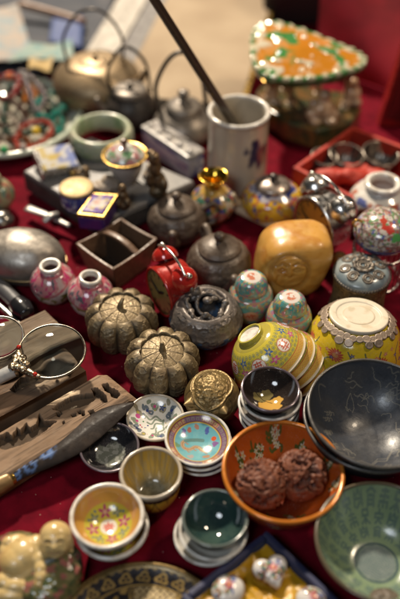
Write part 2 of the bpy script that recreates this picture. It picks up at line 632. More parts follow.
# papers and dark tray top left
def build_papers():
    m = M('dark_blue_cloth', (0.022, 0.028, 0.042), 0.75, var=(18, 0.4, 0.65, (0.055, 0.055, 0.065)), bump=(60, 0.4, 2))
    b = slab('cloth_bundle', [(-40, 78), (88, 66), (126, -30), (-60, -30)], 3, 14, m, None, 4)
    tag(b, 'dark blue grey folded cloth under the banknotes, at the far left', 'cloth')
    b2 = slab('blue_pouch', [(48, 40), (82, 46), (84, 14), (52, 12)], 14.5, 30, M('blue_fabric', (0.02, 0.05, 0.18), 0.6, var=(40, 0.4, 0.7, (0.05, 0.08, 0.20))), None, 6)
    tag(b2, 'bright blue cloth pouch beyond the brass kettle', 'pouch')
    def note(corners, c1, c2, z, label):
        pts = [P(x, y, z) for x, y in corners]
        nx = ny = 26
        V, C = [], []
        for j in range(ny):
            for i in range(nx):
                u, v = i / (nx - 1), j / (ny - 1)
                p = pts[0] * (1 - u) * (1 - v) + pts[1] * u * (1 - v) + pts[2] * u * v + pts[3] * (1 - u) * v
                V.append((p.x, p.y, z + 3.5 * math.sin(u * 5 + v * 2) + 2.0 * math.sin(v * 6)))
        V = np.array(V)
        k = np.arange(ny - 1)[:, None] * nx + np.arange(nx - 1)[None, :]
        F = np.stack([k, k + 1, k + nx + 1, k + nx], -1).reshape(-1, 4)
        nzz = fbm(V / 14, 3, 5)
        C = mixc(fillc(len(V), c1), sstep(0.42, 0.6, nzz), c2)
        V2 = V.copy()
        V2[:, 2] -= 0.5
        n = len(V)
        rim = [list(range(nx)), [j * nx + nx - 1 for j in range(ny)], list(range(nx * ny - 1, nx * ny - nx - 1, -1)), [j * nx for j in range(ny - 1, -1, -1)]]
        FF = [list(f) for f in F] + [[a + n for a in f[::-1]] for f in F.tolist()]
        for e in rim:
            for a, c in zip(e[:-1], e[1:]):
                FF.append([c, a, a + n, c + n])
        o = mesh('banknote', np.vstack([V, V2]), FF, M('printed_paper', attr=True, rough=0.8), None, True, np.vstack([C, C]))
        tag(o, label, 'banknote')
    note([(-20, 66), (34, 58), (18, 4), (-24, 8)], (0.33, 0.28, 0.24), (0.22, 0.27, 0.29), 28, 'pale pinkish grey banknote lying crumpled at the far left')
    note([(8, 62), (74, 58), (72, 40), (30, 44)], (0.17, 0.27, 0.26), (0.27, 0.31, 0.26), 36, 'pale green banknote in front of the pinkish one')
    note([(28, 70), (50, 70), (54, 56), (30, 58)], (0.40, 0.28, 0.11), (0.33, 0.28, 0.19), 40, 'small yellow slip of paper behind the bead plate')
    w1 = loft('wooden_rod', [P(20, 4, 40), P(50, 12, 34), P(84, 22, 30)], 7, 7, M('brown_rod', (0.20, 0.10, 0.05), 0.4, rvar=0.1), None, 14)
    tag(w1, 'thin brown wooden rod lying across the dark cloth, far left', 'rod')
build_papers()

# ---- the bead plate, its necklaces
def build_beads():
    c = P(8, 117, 16)
    t_ = T(8, 117, 16)
    R = 73 * t_
    def cin(th, q, x, y):
        C = fillc(len(q), (0.52, 0.53, 0.46))
        nz = fbm(np.stack([x * 6, y * 6, 0 * x], 1), 4, 2)
        C = mixc(C, sstep(0.45, 0.7, nz) * 0.6, (0.30, 0.38, 0.30))
        C = mixc(C, (q < 0.83) * 1.0, (0.36, 0.33, 0.26))
        a = (th * 11 / PI) % 2 - 1
        return mixc(C, (np.abs(a) < 0.25) * ((q > 0.80) & (q < 0.84)), (0.18, 0.25, 0.18))
    t = thing('plate', 'large pale green porcelain plate heaped with bead necklaces at far left', 'plate', (c.x, c.y, 0))
    bowl(t, R, 19, R * 0.55, 4, 3.2, 38, cin, None, PORC(), 160, 70, 20, foot=WHITEP(), flat=0.62, rim=M('pale_green_rim', (0.50, 0.54, 0.44), 0.22, coat=0.3, rvar=0.08, var=(40, 0.4, 0.7, (0.36, 0.42, 0.33))), rimr=1.5)
    def strand(label, pts, r, mat, n, jit=0.0, z0=12):
        """pts are photograph points; beads follow the loop"""
        w3 = [P(x, y, z) for x, y, z in pts]
        q = cr([np.array(p) for p in w3] + [np.array(w3[0])], 20)
        L = np.concatenate([[0], np.cumsum(np.linalg.norm(np.diff(q, axis=0), axis=1))])
        b = Vector(q.mean(0))
        b.z = 8
        nk = thing('necklace', label, 'necklace', b)
        first = None
        for k in range(n):
            s = L[-1] * k / n
            p = Vector([np.interp(s, L, q[:, i]) for i in range(3)]) - b
            p += Vector((random.uniform(-jit, jit), random.uniform(-jit, jit), random.uniform(0, jit)))
            if first is None:
                first = sphere('bead', r, mat, nk, p, 20)
            else:
                o = first.copy()
                COL.objects.link(o)
                o.parent = nk
                o.location = p * S
                f = random.uniform(0.88, 1.08)
                o.scale = (f, f, f)
        cq = [tuple(Vector(v) - b) for v in q[::5][:-1]]
        loft('cord', cq, 0.5, 0.5, M('cord_thread', (0.05, 0.04, 0.04), 0.8), nk, 6, 2, closed=True)
        return nk
    B = lambda n, c, r=0.12, v=None: M(n, c, r, coat=0.4, var=v)
    strand('necklace of dark grey pearly beads curving over the top of the heap', [(21, 72, 26), (27, 84, 30), (31, 98, 32), (36, 112, 30), (42, 106, 32), (45, 96, 32), (38, 84, 30), (29, 76, 28)], 4.8, M('grey_pearl', (0.20, 0.17, 0.17), 0.2, 0.75, coat=0.6), 24)
    strand('necklace of teal green stone chips on the right of the heap', [(40, 100, 24), (52, 94, 26), (62, 96, 24), (63, 108, 26), (52, 116, 28), (42, 118, 26), (34, 110, 24)], 4.8, B('teal_stone', (0.004, 0.14, 0.105), 0.1, (150, 0.45, 0.7, (0.01, 0.22, 0.17))), 34, 2.4)
    strand('necklace of dark green glass beads heaped in the middle of the plate', [(10, 88, 18), (30, 90, 20), (52, 104, 18), (50, 122, 18), (26, 134, 18), (4, 128, 18)], 5.2, B('dark_green_glass', (0.004, 0.035, 0.020), 0.14), 40, 2.5)
    strand('necklace of teal chips reaching down to the plate rim', [(58, 114, 22), (63, 122, 22), (60, 132, 22), (53, 124, 24)], 4.2, B('teal_stone', (0.004, 0.14, 0.105)), 12, 1.8)
    strand('necklace of rust red coral chips in a loop at the bottom of the heap', [(20, 130, 22), (30, 124, 26), (44, 122, 26), (53, 128, 22), (48, 138, 20), (36, 146, 20), (22, 150, 20), (16, 142, 22)], 4.0, B('rust_coral', (0.26, 0.022, 0.006), 0.16), 46, 1.6)
    strand('necklace of dark red beads at the top left of the heap', [(-6, 80, 24), (8, 76, 28), (18, 78, 28), (16, 92, 28), (4, 98, 26), (-8, 92, 24)], 5.0, B('dark_red_bead', (0.20, 0.010, 0.006), 0.14), 24, 1.8)
    strand('necklace of white shell beads at the left of the heap', [(-8, 118, 26), (4, 114, 30), (13, 120, 30), (15, 132, 26), (6, 138, 26), (-6, 134, 24)], 4.6, B('white_shell', (0.36, 0.31, 0.26), 0.15, (90, 0.4, 0.6, (0.14, 0.09, 0.06))), 12, 2.2)
    strand('short necklace of amber beads among the dark pearls', [(26, 86, 22), (34, 90, 24), (34, 100, 24), (26, 102, 22)], 5.0, B('amber_bead', (0.32, 0.10, 0.008), 0.08), 12, 1.8)
    strand('necklace of mixed brown beads lowest on the left of the heap', [(-10, 100, 20), (12, 102, 22), (26, 116, 22), (22, 124, 22), (2, 126, 20), (-12, 116, 20)], 4.6, B('brown_bead', (0.05, 0.02, 0.010), 0.1), 30, 2.0)
    strand('necklace of dark amber beads along the near edge of the heap', [(-14, 142, 16), (4, 140, 18), (20, 138, 18), (30, 144, 16), (14, 152, 14), (-8, 152, 14)], 4.8, B('dark_amber_bead', (0.12, 0.035, 0.005), 0.08), 26, 2.0)
    for x, y, z, r, c_, nm, lb in ((36, 131, 30, 6.6, (0.62, 0.42, 0.01), 'yellow_glass', 'loose bright yellow glass bead inside the coral loop'),
                                 (9, 76, 40, 6.6, (0.55, 0.10, 0.01), 'orange_glass', 'loose orange glass bead on the dark red necklace'),
                                 (4, 150, 26, 6.0, (0.03, 0.30, 0.10), 'green_glass', 'loose green glass bead at the near edge of the heap'),
                                 (23, 147, 26, 5.4, (0.40, 0.33, 0.30), 'pale_glass', 'loose pale pink glass bead at the near edge of the heap')):
        p = P(x, y, z)
        tag(sphere('loose_bead', r, B(nm, c_, 0.08), None, p, 24), lb, 'bead')
build_beads()

# ---- brass kettle and the two grey teapots with loop handles
def kettle(name, label, px, py, wpx, H, colour, mat, handle, lid=True, spin=0.0, hz=1.0, knob=None, squash=1.0):
    c = P(px, py, H * 0.5)
    R = wpx * 0.5 * T(px, py, H * 0.5)
    t = thing(name, label, name, (c.x, c.y, 0), (0, 0, spin))
    prof = [(R * 0.02, 0), (R * 0.55, 0), (R * 0.6, 1), (R * 0.86, H * 0.18), (R * 1.0, H * 0.45), (R * 0.93, H * 0.72), (R * 0.66, H * 0.92), (R * 0.38, H * 1.0), (R * 0.34, H * 1.0), (R * 0.02, H * 0.985)]
    lathe('body', prof, mat, t, 96, 8)
    return t, R

def build_pots():
    brass = M('dull_brass', (0.30, 0.225, 0.14), 0.46, 0.7, rvar=0.08, var=(30, 0.35, 0.75, (0.25, 0.175, 0.095)), bump=(60, 0.08, 1.0))
    t, R = kettle('kettle', 'squat dull brass kettle with thin loop handle behind the bead plate', 97, 82, 88, 74, None, brass, None)
    lathe('lid', [(R * 0.30, 73), (R * 0.31, 75.5), (R * 0.16, 78), (R * 0.05, 79), (R * 0.05, 83), (R * 0.08, 86), (R * 0.02, 88)], brass, t, 48)
    for s in (-1, 1):
        sphere('lug', 5, brass, t, (s * R * 0.62, 0, 70), 16)
    hw = M('dark_wire', (0.05, 0.042, 0.035), 0.35, 0.8)
    loft('handle', [(-R * 0.62, 0, 72), (-R * 0.66, 6, 108), (-R * 0.30, 16, 142), (R * 0.22, 14, 146), (R * 0.62, 5, 112), (R * 0.62, 0, 72)], 2.3, 2.3, hw, t, 12, 10)
    loft('spout', [(R * 0.86, -10, 40), (R * 1.05, -22, 56), (R * 1.16, -28, 74)], [9, 6, 4.5], [9, 6, 4.5], brass, t, 16)

    pew = M('grey_pewter', (0.22, 0.19, 0.16), 0.45, 0.55, rvar=0.12, var=(70, 0.4, 0.7, (0.11, 0.10, 0.09)), bump=(200, 0.3, 0.6))
    dark = M('dark_clay', (0.045, 0.036, 0.03), 0.5, 0.2, rvar=0.1)
    t, R = kettle('teapot', 'small grey pewter teapot with flat pale lid, beside the brass kettle', 131, 108, 50, 58, None, dark, None)
    lathe('lid', [(R * 0.66, 55), (R * 0.70, 58), (R * 0.62, 63), (R * 0.3, 66), (R * 0.14, 67), (R * 0.12, 69), (R * 0.15, 72), (R * 0.02, 74)], pew, t, 64)
    loft('handle', [(-R * 0.72, 6, 52), (-R * 0.85, 14, 84), (-R * 0.2, 26, 116), (R * 0.6, 16, 98), (R * 0.8, 6, 52)], 2.6, 2.6, hw, t, 12, 10)
    loft('spout', [(-R * 0.8, -8, 24), (-R * 1.15, -12, 38), (-R * 1.3, -14, 54)], [8, 5.5, 4], [8, 5.5, 4], pew, t, 14)

    t, R = kettle('teapot', 'grey pewter teapot with tall upright loop handle left of the white brush pot', 184, 124, 62, 52, None, pew, None, spin=0.15)
    lathe('lid', [(R * 0.56, 49), (R * 0.60, 53), (R * 0.52, 60), (R * 0.26, 66), (R * 0.13, 68), (R * 0.12, 72), (R * 0.19, 78), (R * 0.12, 82), (R * 0.02, 83)], pew, t, 64)
    loft('handle', [(-R * 0.72, 0, 44), (-R * 0.86, 4, 88), (-R * 0.42, 8, 128), (R * 0.1, 9, 136), (R * 0.56, 6, 108), (R * 0.74, 0, 44)], 3.4, 3.4, M('dark_handle', (0.08, 0.07, 0.06), 0.3, 0.6), t, 14, 12)
    loft('spout', [(R * 0.8, -12, 22), (R * 1.2, -20, 34), (R * 1.36, -22, 52)], [9, 6, 4], [9, 6, 4], pew, t, 14)
build_pots()

# ---- white brush pot with its dark stick
def build_brushpot():
    H = 108.0
    c = P(239, 112, H)
    R = 32 * T(239, 112, H)
    t = thing('brush_pot', 'tall white crackled brush pot with blue and red painting', 'brush pot', (c.x, c.y, 0))
    def col(th, r, z, s):
        C = fillc(len(th), (0.56, 0.48, 0.37))
        nz = fbm(np.stack([r * np.cos(th) / 20, r * np.sin(th) / 20, z / 20], 1), 4, 4)
        C = mixc(C, sstep(0.45, 0.75, nz) * 0.5, (0.40, 0.35, 0.28))
        out = s < H * 1.25
        x = ((th + PI / 2 + PI) % (2 * PI) - PI) * R
        pz = z
        rs = np.random.RandomState(5)
        for k in range(16):
            cx, cz = 24 + rs.normal(0, 9), 62 + rs.normal(0, 12)
            m = np.clip((rs.uniform(3, 7) - np.hypot(x - cx, (pz - cz) * 0.8)) / 2 + 0.5, 0, 1) * out
            C = mixc(C, m * 0.95, (0.012, 0.015, 0.07))
        for cx, cz, rr in ((40, 60, 12), (44, 48, 9)):
            m = np.clip((rr - np.hypot(x - cx, pz - cz)) / 5 + 0.5, 0, 1) * out
            C = mixc(C, m * 0.55, (0.36, 0.12, 0.08))
        return mixc(C, (~out) * 0.35, (0.30, 0.27, 0.21))
    lathe('body', [(R * 0.3, 3), (R * 0.9, 0), (R * 0.97, 3), (R * 0.96, H * 0.4), (R * 0.95, H * 0.85), (R * 0.97, H * 0.97), (R * 0.99, H), (R * 0.93, H + 1.6), (R * 0.86, H), (R * 0.82, H * 0.9), (R * 0.80, H * 0.4), (R * 0.78, 10), (R * 0.7, 7), (0.1, 7)], PORC(), t, 160, 10, col)
    lathe('rim', [(R * 0.92 + R * 0.075 * math.cos(a), H + 0.6 + 3.0 * math.sin(a)) for a in np.linspace(0, 2 * PI, 17)[:-1]], WHITEP(), t, 120, 0, closed=True)
    a = P(236, 128, 88)
    d = (P(152, -4, 290) - a)
    st = loft('brush_stick', [a - d * 0.30, a, a + d * 0.5, a + d, a + d * 1.5], [6.2, 6.2, 6, 5.6, 5.2], [6.2, 6.2, 6, 5.6, 5.2], M('dark_lacquer_stick', (0.035, 0.026, 0.018), 0.32, rvar=0.08, coat=0.2), None, 16, 4)
    tag(st, 'long dark lacquered stick leaning out of the white brush pot', 'stick')
build_brushpot()

# ---- glazed pottery shrine at the top right
def build_shrine():
    b = P(305, 110, 0)
    t = thing('pottery_shrine', 'glazed pottery pavilion with orange, white and green roof at top right', 'ornament', b)
    out = [(250, 40), (254, 28), (266, 22), (286, 24), (310, 32), (336, 42), (356, 51), (367, 60), (360, 68), (338, 75), (312, 79), (286, 80), (266, 76), (252, 62)]
    zt = lambda x, y: 128 + (42 - y) * 0.35 - (x - 300) * 0.05
    top = [P(x, y, zt(x, y)) - b for x, y in out]
    c = sum(top, Vector()) / len(top)
    n = 140
    ring = cr([np.array(p) for p in top] + [np.array(top[0])], 10)[:-1]
    nr = 46
    V = []
    cc = np.array(c) + np.array([0, 0, 9])
    for k in range(nr):
        f = k / (nr - 1)
        V.append(cc + (ring - cc) * f - np.array([0, 0, 1]) * 0)
    V.append(ring * [1, 1, 1] + np.array([0, 0, -5.0]))
    V.append(cc + (ring - cc) * 0.97 + np.array([0, 0, -13.0]))
    for f in (0.6, 0.2, 0.0):
        V.append(cc + (ring - cc) * f + np.array([0, 0, -15.0]))
    V = np.vstack(V)
    m = len(ring)
    rng = np.repeat(np.arange(len(V) // m), m)
    f = np.minimum(rng / (nr - 1), 1.3)
    nz = fbm(V / 16, 3, 8)
    nz2 = fbm(V / 13 + 40, 2, 21)
    C = fillc(len(V), (0.44, 0.17, 0.014))
    C = mixc(C, sstep(0.50, 0.62, nz) * 0.55, (0.50, 0.26, 0.10))
    C = mixc(C, sstep(0.54, 0.60, nz2) * (f > 0.25), (0.52, 0.46, 0.34))
    nz3 = fbm(V / 17 + 90, 2, 5)
    C = mixc(C, sstep(0.57, 0.63, nz3), (0.05, 0.19, 0.05))
    edge = sstep(0.86, 0.93, f)
    a = np.arange(m) * 2 * PI / m
    chk = np.tile(np.sin(a * 27) > 0.0, len(V) // m)
    C = mixc(C, edge * chk, (0.50, 0.46, 0.32))
    C = mixc(C, edge * (~chk), (0.045, 0.15, 0.04))
    C = mixc(C, (rng >= nr) * 1.0, (0.03, 0.085, 0.03))
    V[:, 2] += (rng < nr) * (sstep(0.54, 0.62, nz2) * 1.6 + edge * chk * 1.8)
    mesh('roof', V, gridf(len(V) // m, m), GLAZE(), t, True, C)
    # base slab and low wall
    gl = M('green_brown_glaze', (0.035, 0.045, 0.018), 0.25, coat=0.3, var=(60, 0.4, 0.65, (0.16, 0.075, 0.02)))
    out2 = [(256, 92), (262, 84), (296, 84), (345, 92), (362, 108), (352, 122), (318, 131), (288, 122), (262, 106)]
    bs = [P(x, y, 34) - b for x, y in out2]
    bev('base', prismbm([(p.x, p.y) for p in bs], 1.5, 34), gl, t, 3, 3, smooth=False)
    cream = M('cream_glaze', (0.50, 0.34, 0.21), 0.3, coat=0.3, var=(80, 0.4, 0.7, (0.24, 0.13, 0.06)))
    def loc(x, y, z):
        return P(x, y, z) - b
    for x, y in ((268, 96), (290, 102), (345, 106), (318, 92), (285, 88)):
        p = loc(x, y, 36)
        lathe('column', [(7, 33), (7, 36), (5, 40), (4.4, 70), (5, 100), (7, 108), (7, 112)], cream, t, 24, 4, loc=(p.x, p.y, 0))
    bl = []
    p = loc(322, 110, 50)
    for q, r in (((0, 0, 0), (19, 16, 17)), ((2, 2, 22), (10, 10, 11)), ((-16, -6, -3), (9, 7, 7)), ((17, -5, -4), (9, 7, 7)), ((-10, -12, -12), (10, 8, 6)), ((12, -12, -12), (10, 8, 6)), ((-14, 2, 8), (6, 6, 10))):
        bl.append((p + Vector(q), r))
    melt('seated_figure', bl, cream, t, 1.8, 8)
    p = loc(352, 94, 52)
    melt('seated_figure', [(p, (14, 12, 14)), (p + Vector((0, 0, 18)), (8, 8, 9)), (p + Vector((-9, -8, -10)), (9, 7, 6)), (p + Vector((8, -8, -10)), (8, 7, 6))], cream, t, 1.8, 8)
    p = loc(272, 92, 46)
    melt('seated_figure', [(p, (11, 10, 14)), (p + Vector((0, -2, 17)), (7, 7, 8)), (p + Vector((6, -10, -12)), (14, 6, 5))], cream, t, 1.8, 8)
build_shrine()

# ---- red boxes and drapery at the right
def build_reds():
    red = M('red_lacquer', (0.30, 0.016, 0.012), 0.28, coat=0.3, rvar=0.08, var=(30, 0.4, 0.7, (0.12, 0.008, 0.008)))
    silk = M('orange_red_silk', (0.42, 0.030, 0.010), 0.6, var=(90, 0.4, 0.7, (0.30, 0.016, 0.010)), bump=(60, 0.5, 3))
    # tall draped cloth behind: a fold-filled sheet over a chest
    nx, nz_ = 120, 60
    a, c = P(318, 84, 0), P(470, 96, 0)
    V = []
    for j in range(nz_):
        v = j / (nz_ - 1)
        for i in range(nx):
            u = i / (nx - 1)
            x = a.x + (c.x - a.x) * u
            y = a.y + (c.y - a.y) * u + v * 170 + 22 * math.sin(u * 5.3 + v * 4.1 + 1.5 * math.sin(v * 3 + u * 2)) + 9 * math.sin(u * 12 - v * 7) * v
            V.append((x, y, 4 + v * 250 + 12 * math.sin(u * 9) * v))
    V = np.array(V)
    k = np.arange(nz_ - 1)[:, None] * nx + np.arange(nx - 1)[None, :]
    F = np.stack([k, k + 1, k + nx + 1, k + nx], -1).reshape(-1, 4)
    V2 = V + np.array([0, 3.0, -1.0])
    n = len(V)
    FF = np.vstack([F, F[:, ::-1] + n])
    d = mesh('red_drape', np.vstack([V, V2]), FF, M('red_drape_cloth', (0.44, 0.016, 0.03), 0.7, var=(12, 0.4, 0.7, (0.18, 0.006, 0.012)), bump=(400, 0.3, 0.6), sheen=(0.3, 0.5, (1, 0.2, 0.2))))
    tag(d, 'red cloth hanging in folds behind the pottery pavilion', 'drape')
    bb = bev('black_chest', boxbm(P(262, 20, 0).x, P(262, 20, 0).x + 330, P(262, 34, 0).y + 30, P(262, 34, 0).y + 330, 3, 120), M('black_lacquer_chest', (0.012, 0.010, 0.010), 0.4, rvar=0.1), None, 4)
    tag(bb, 'black chest in the dark behind the pottery pavilion', 'chest')
    # the open red tray in front
    zt = 46
    cs = [P(293, 167, zt), P(352, 126, zt), P(436, 158, zt), P(384, 214, zt)]
    b = (cs[0] + cs[2]) / 2
    b.z = 0
    t = thing('open_tray', 'open orange red lacquer tray holding silver cups, at right', 'tray', b)
    cp = [Vector((p.x - b.x, p.y - b.y, 0)) for p in cs]
    bev('tray_floor', prismbm([(p.x * 0.97, p.y * 0.97) for p in cp], 1.5, 8), red, t, 1)
    for i in range(4):
        p, q = cp[i], cp[(i + 1) % 4]
        dn = (q - p).normalized()
        nn = Vector((-dn.y, dn.x, 0)) * 6
        if nn.dot(-p) < 0:
            nn = -nn
        e0 = p + dn * (0 if i % 2 else 6.3)
        e1 = q - dn * (0 if i % 2 else 6.3)
        bev('tray_wall', prismbm([(e0.x, e0.y), (e1.x, e1.y), (e1.x + nn.x, e1.y + nn.y), (e0.x + nn.x, e0.y + nn.y)], 2, zt), silk, t, 1.2)
    bl = P(352, 172, 30) - b
    pad = melt('crumpled_lining', [(Vector((bl.x + x, bl.y + y, 22 + z)), (a_, b_, c_)) for x, y, z, a_, b_, c_ in ((-30, 0, 0, 26, 16, 14), (0, -8, 6, 24, 14, 12), (18, 10, 0, 22, 16, 13), (-6, 14, -2, 26, 14, 12), (34, -4, 2, 16, 18, 12))], silk, t, 2.2, 6,
               disp=lambda V, N: (fbm(V / 12, 3, 4) - 0.5) * 7)
    sv = M('tarnished_silver', (0.24, 0.205, 0.17), 0.36, 0.85, rvar=0.12, var=(120, 0.45, 0.7, (0.09, 0.075, 0.06)))
    for x, y, r, lb in ((344, 156, 17, 'small tarnished silver cup on the left of the red tray'), (378, 155, 18, 'small tarnished silver cup with flared rim on the right of the red tray'), (322, 158, 13, 'tiny tarnished silver cup near the left corner of the red tray')):
        c = P(x, y, 34)
        R = r * T(x, y, 34)
        u = thing('silver_cup', lb, 'cup', (c.x, c.y, 9), (0.12, 0.1, 0))
        lathe('body', [(R * 0.1, 0), (R * 0.5, 0), (R * 0.55, 4), (R * 0.85, 14), (R, 26), (R * 1.04, 30), (R * 0.96, 30), (R * 0.8, 16), (R * 0.4, 6), (0.1, 5)], sv, u, 64, 6,
              disp=lambda th, r_, z, s: (r_ * (1 + 0.03 * np.cos(th * 12)), z))
        lathe('rim', [(R * 1.0 + 1.6 * math.cos(q), 30 + 1.6 * math.sin(q)) for q in np.linspace(0, 2 * PI, 11)[:-1]], sv, u, 64, 0, closed=True)
    # framed red case standing at the right edge
    p0 = P(378, 128, 0)
    t = thing('red_case', 'upright dark red lacquer case standing at the right edge, above the open tray', 'case', p0)
    prof = [(0, 0), (78, -20), (78, 176), (62, 196), (20, 150)]
    def pan(nm, inset, y0, y1, mat):
        cx, cz = np.mean(np.array(prof), axis=0)
        bm = bmesh.new()
        fr = [bm.verts.new((cx + (x - cx) * inset, y0, max(2, cz + (z - cz) * inset))) for x, z in prof]
        bk = [bm.verts.new((cx + (x - cx) * inset, y1, max(2, cz + (z - cz) * inset))) for x, z in prof]
        m_ = len(prof)
        bm.faces.new(fr)
        bm.faces.new(bk[::-1])
        for i in range(m_):
            bm.faces.new((fr[i], bk[i], bk[(i + 1) % m_], fr[(i + 1) % m_]))
        return bev(nm, bm, mat, t, 1.5, 2)
    pan('frame', 1.0, 0, 22, red)
    pan('panel', 0.82, -3, 0.0 - 0.2, M('dark_red_panel', (0.10, 0.012, 0.010), 0.2, coat=0.4, rvar=0.06))
    lathe('boss', [(16, -1), (18, 2), (14, 6), (4, 8), (0.1, 8)], SILVER(), t, 40, 4, loc=(58, -3.2, 80), rot=(PI / 2, 0, 0))
build_reds()

# ---- white jar, enamel ball on its cage, right edge
def build_right_edge():
    H = 62
    c = P(383, 184, H)
    R = 31 * T(383, 190, H * 0.6)
    t = thing('jar', 'white porcelain jar with thick rim and coloured panels at right edge', 'jar', (c.x, c.y, 0))
    def col(th, r, z, s):
        C = fillc(len(th), (0.62, 0.58, 0.52))
        nz = fbm(np.stack([np.cos(th) * 4, np.sin(th) * 4, z / 12], 1), 3, 3)
        band = (z < H * 0.82) & (z > H * 0.1) & (r > R * 0.7)
        C = mixc(C, band * sstep(0.50, 0.58, nz), (0.42, 0.11, 0.05))
        nz = fbm(np.stack([np.cos(th) * 4 + 9, np.sin(th) * 4, z / 12], 1), 3, 13)
        C = mixc(C, band * sstep(0.54, 0.6, nz), (0.10, 0.12, 0.30))
        return C
    lathe('body', [(R * 0.3, 2), (R * 0.6, 0), (R * 0.64, 3), (R * 0.95, H * 0.35), (R, H * 0.55), (R * 0.86, H * 0.78), (R * 0.56, H * 0.9), (R * 0.52, H * 0.96), (R * 0.58, H), (R * 0.52, H + 2), (R * 0.42, H), (R * 0.4, H * 0.9), (R * 0.6, H * 0.7), (R * 0.5, 12), (0.1, 8)], PORC(), t, 128, 8, col)
    lathe('rim', [(R * 0.49 + R * 0.1 * math.cos(a), H + 0.5 + 4 * math.sin(a)) for a in np.linspace(0, 2 * PI, 15)[:-1]], WHITEP(), t, 96, 0, closed=True)

    H = 50
    c = P(377, 262, 26)
    R = 25 * T(377, 240, 40)
    t = thing('wire_stand', 'round silver wire cage stand under the enamel ball', 'stand', (c.x, c.y, 0))
    for z in (2, 48):
        lathe('hoop', [(R + 1.6 * math.cos(a), z + 1.6 * math.sin(a)) for a in np.linspace(0, 2 * PI, 11)[:-1]], SILVER(), t, 80, 0, closed=True)
    f = None
    for k in range(26):
        a = 2 * PI * k / 26
        if f is None:
            f = loft('wire', [(0, 0, 2), (0, 0, 25), (0, 0, 48)], 1.0, 1.0, SILVER(), t, 8, 2)
            f.location = Vector((R * math.cos(a), R * math.sin(a), 0)) * S
        else:
            o = f.copy()
            COL.objects.link(o)
            o.parent = t
            o.location = Vector((R * math.cos(a), R * math.sin(a), 0)) * S
    cx = P(378, 222, 76)
    Rb = 29 * T(378, 222, 76)
    u = thing('enamel_jar', 'multicoloured cloisonne round jar with red bird, on the wire cage', 'jar', (c.x, c.y, 50))
    def ccol(D, rr):
        C = fillc(len(D), (0.50, 0.45, 0.40))
        nz = ridged(D * 7.5, 2, 4)
        C = mixc(C, sstep(0.62, 0.78, nz), (0.20, 0.13, 0.11))
        n1 = fbm(D * 9 + 3, 2, 7)
        C = mixc(C, sstep(0.62, 0.66, n1), (0.12, 0.22, 0.10))
        n2 = fbm(D * 10 + 13, 2, 17)
        C = mixc(C, sstep(0.65, 0.69, n2), (0.32, 0.09, 0.07))
        n3 = fbm(D * 10 + 23, 2, 27)
        C = mixc(C, sstep(0.68, 0.72, n3), (0.10, 0.11, 0.28))
        def patch(C, d, r, col):
            d = np.array(d) / np.linalg.norm(d)
            return mixc(C, np.clip((r * 0.9 + (fbm(D * 7 + 50, 2, 3) - 0.5) * 0.5 - np.arccos(np.clip(D @ d, -1, 1))) / 0.05 + .5, 0, 1), col)
        C = patch(C, (0.05, -0.55, 0.75), 0.2, (0.42, 0.04, 0.03))
        C = patch(C, (-0.08, -0.28, 0.95), 0.16, (0.38, 0.05, 0.03))
        C = patch(C, (0.30, -0.75, 0.45), 0.22, (0.08, 0.30, 0.08))
        C = patch(C, (0.50, -0.35, 0.72), 0.16, (0.08, 0.30, 0.08))
        z = D[:, 2]
        C = mixc(C, (np.abs(z + 0.22) < 0.05) * 1.0, (0.05, 0.06, 0.24))
        return mixc(C, (z < -0.3) * 0.8, (0.06, 0.07, 0.22))
    sphere('body', Rb, PORC(), u, (0, 0, Rb * 0.70), 160, (1, 1, 0.74), ccol, rings=100)
    loft('ring_handle', [(-Rb * 0.92, 0, Rb * 0.9), (-Rb * 1.1, -4, Rb * 1.1), (-Rb * 1.02, -6, Rb * 1.32), (-Rb * 0.8, -3, Rb * 1.2)], 1.6, 1.6, GOLD(), u, 10)
build_right_edge()

# ================================================================== MIDDLE: the stone tray and what lies on it
def build_tray():
    zt = 34.0
    m = M('grey_inkstone', (0.20, 0.19, 0.18), 0.42, var=(35, 0.35, 0.7, (0.12, 0.115, 0.11)), bump=(200, 0.3, 0.6), rvar=0.12)
    side = M('dark_slate', (0.035, 0.032, 0.030), 0.55, bump=(150, 0.5, 1.0), var=(60, 0.4, 0.7, (0.06, 0.055, 0.05)))
    cs = [P(22, 171, zt), P(90, 136, zt), P(196, 181, zt), P(103, 222, zt)]
    b = (cs[0] + cs[2]) / 2
    b.z = 0
    t = thing('stone_tray', 'heavy grey inkstone slab with dark sides, carrying small enamel boxes', 'stone tray', b)
    pl = [(p.x - b.x, p.y - b.y) for p in cs]
    bev('slab', prismbm(pl, 1.5, zt - 5), side, t, 2.5, 3)
    c0 = np.mean(np.array(pl), axis=0)
    bev('top_plate', prismbm([(c0[0] + (x - c0[0]) * 0.985, c0[1] + (y - c0[1]) * 0.985) for x, y in pl], zt - 5.4, zt, 0.01), m, t, 1.5, 3)
    return zt
TZ = build_tray()

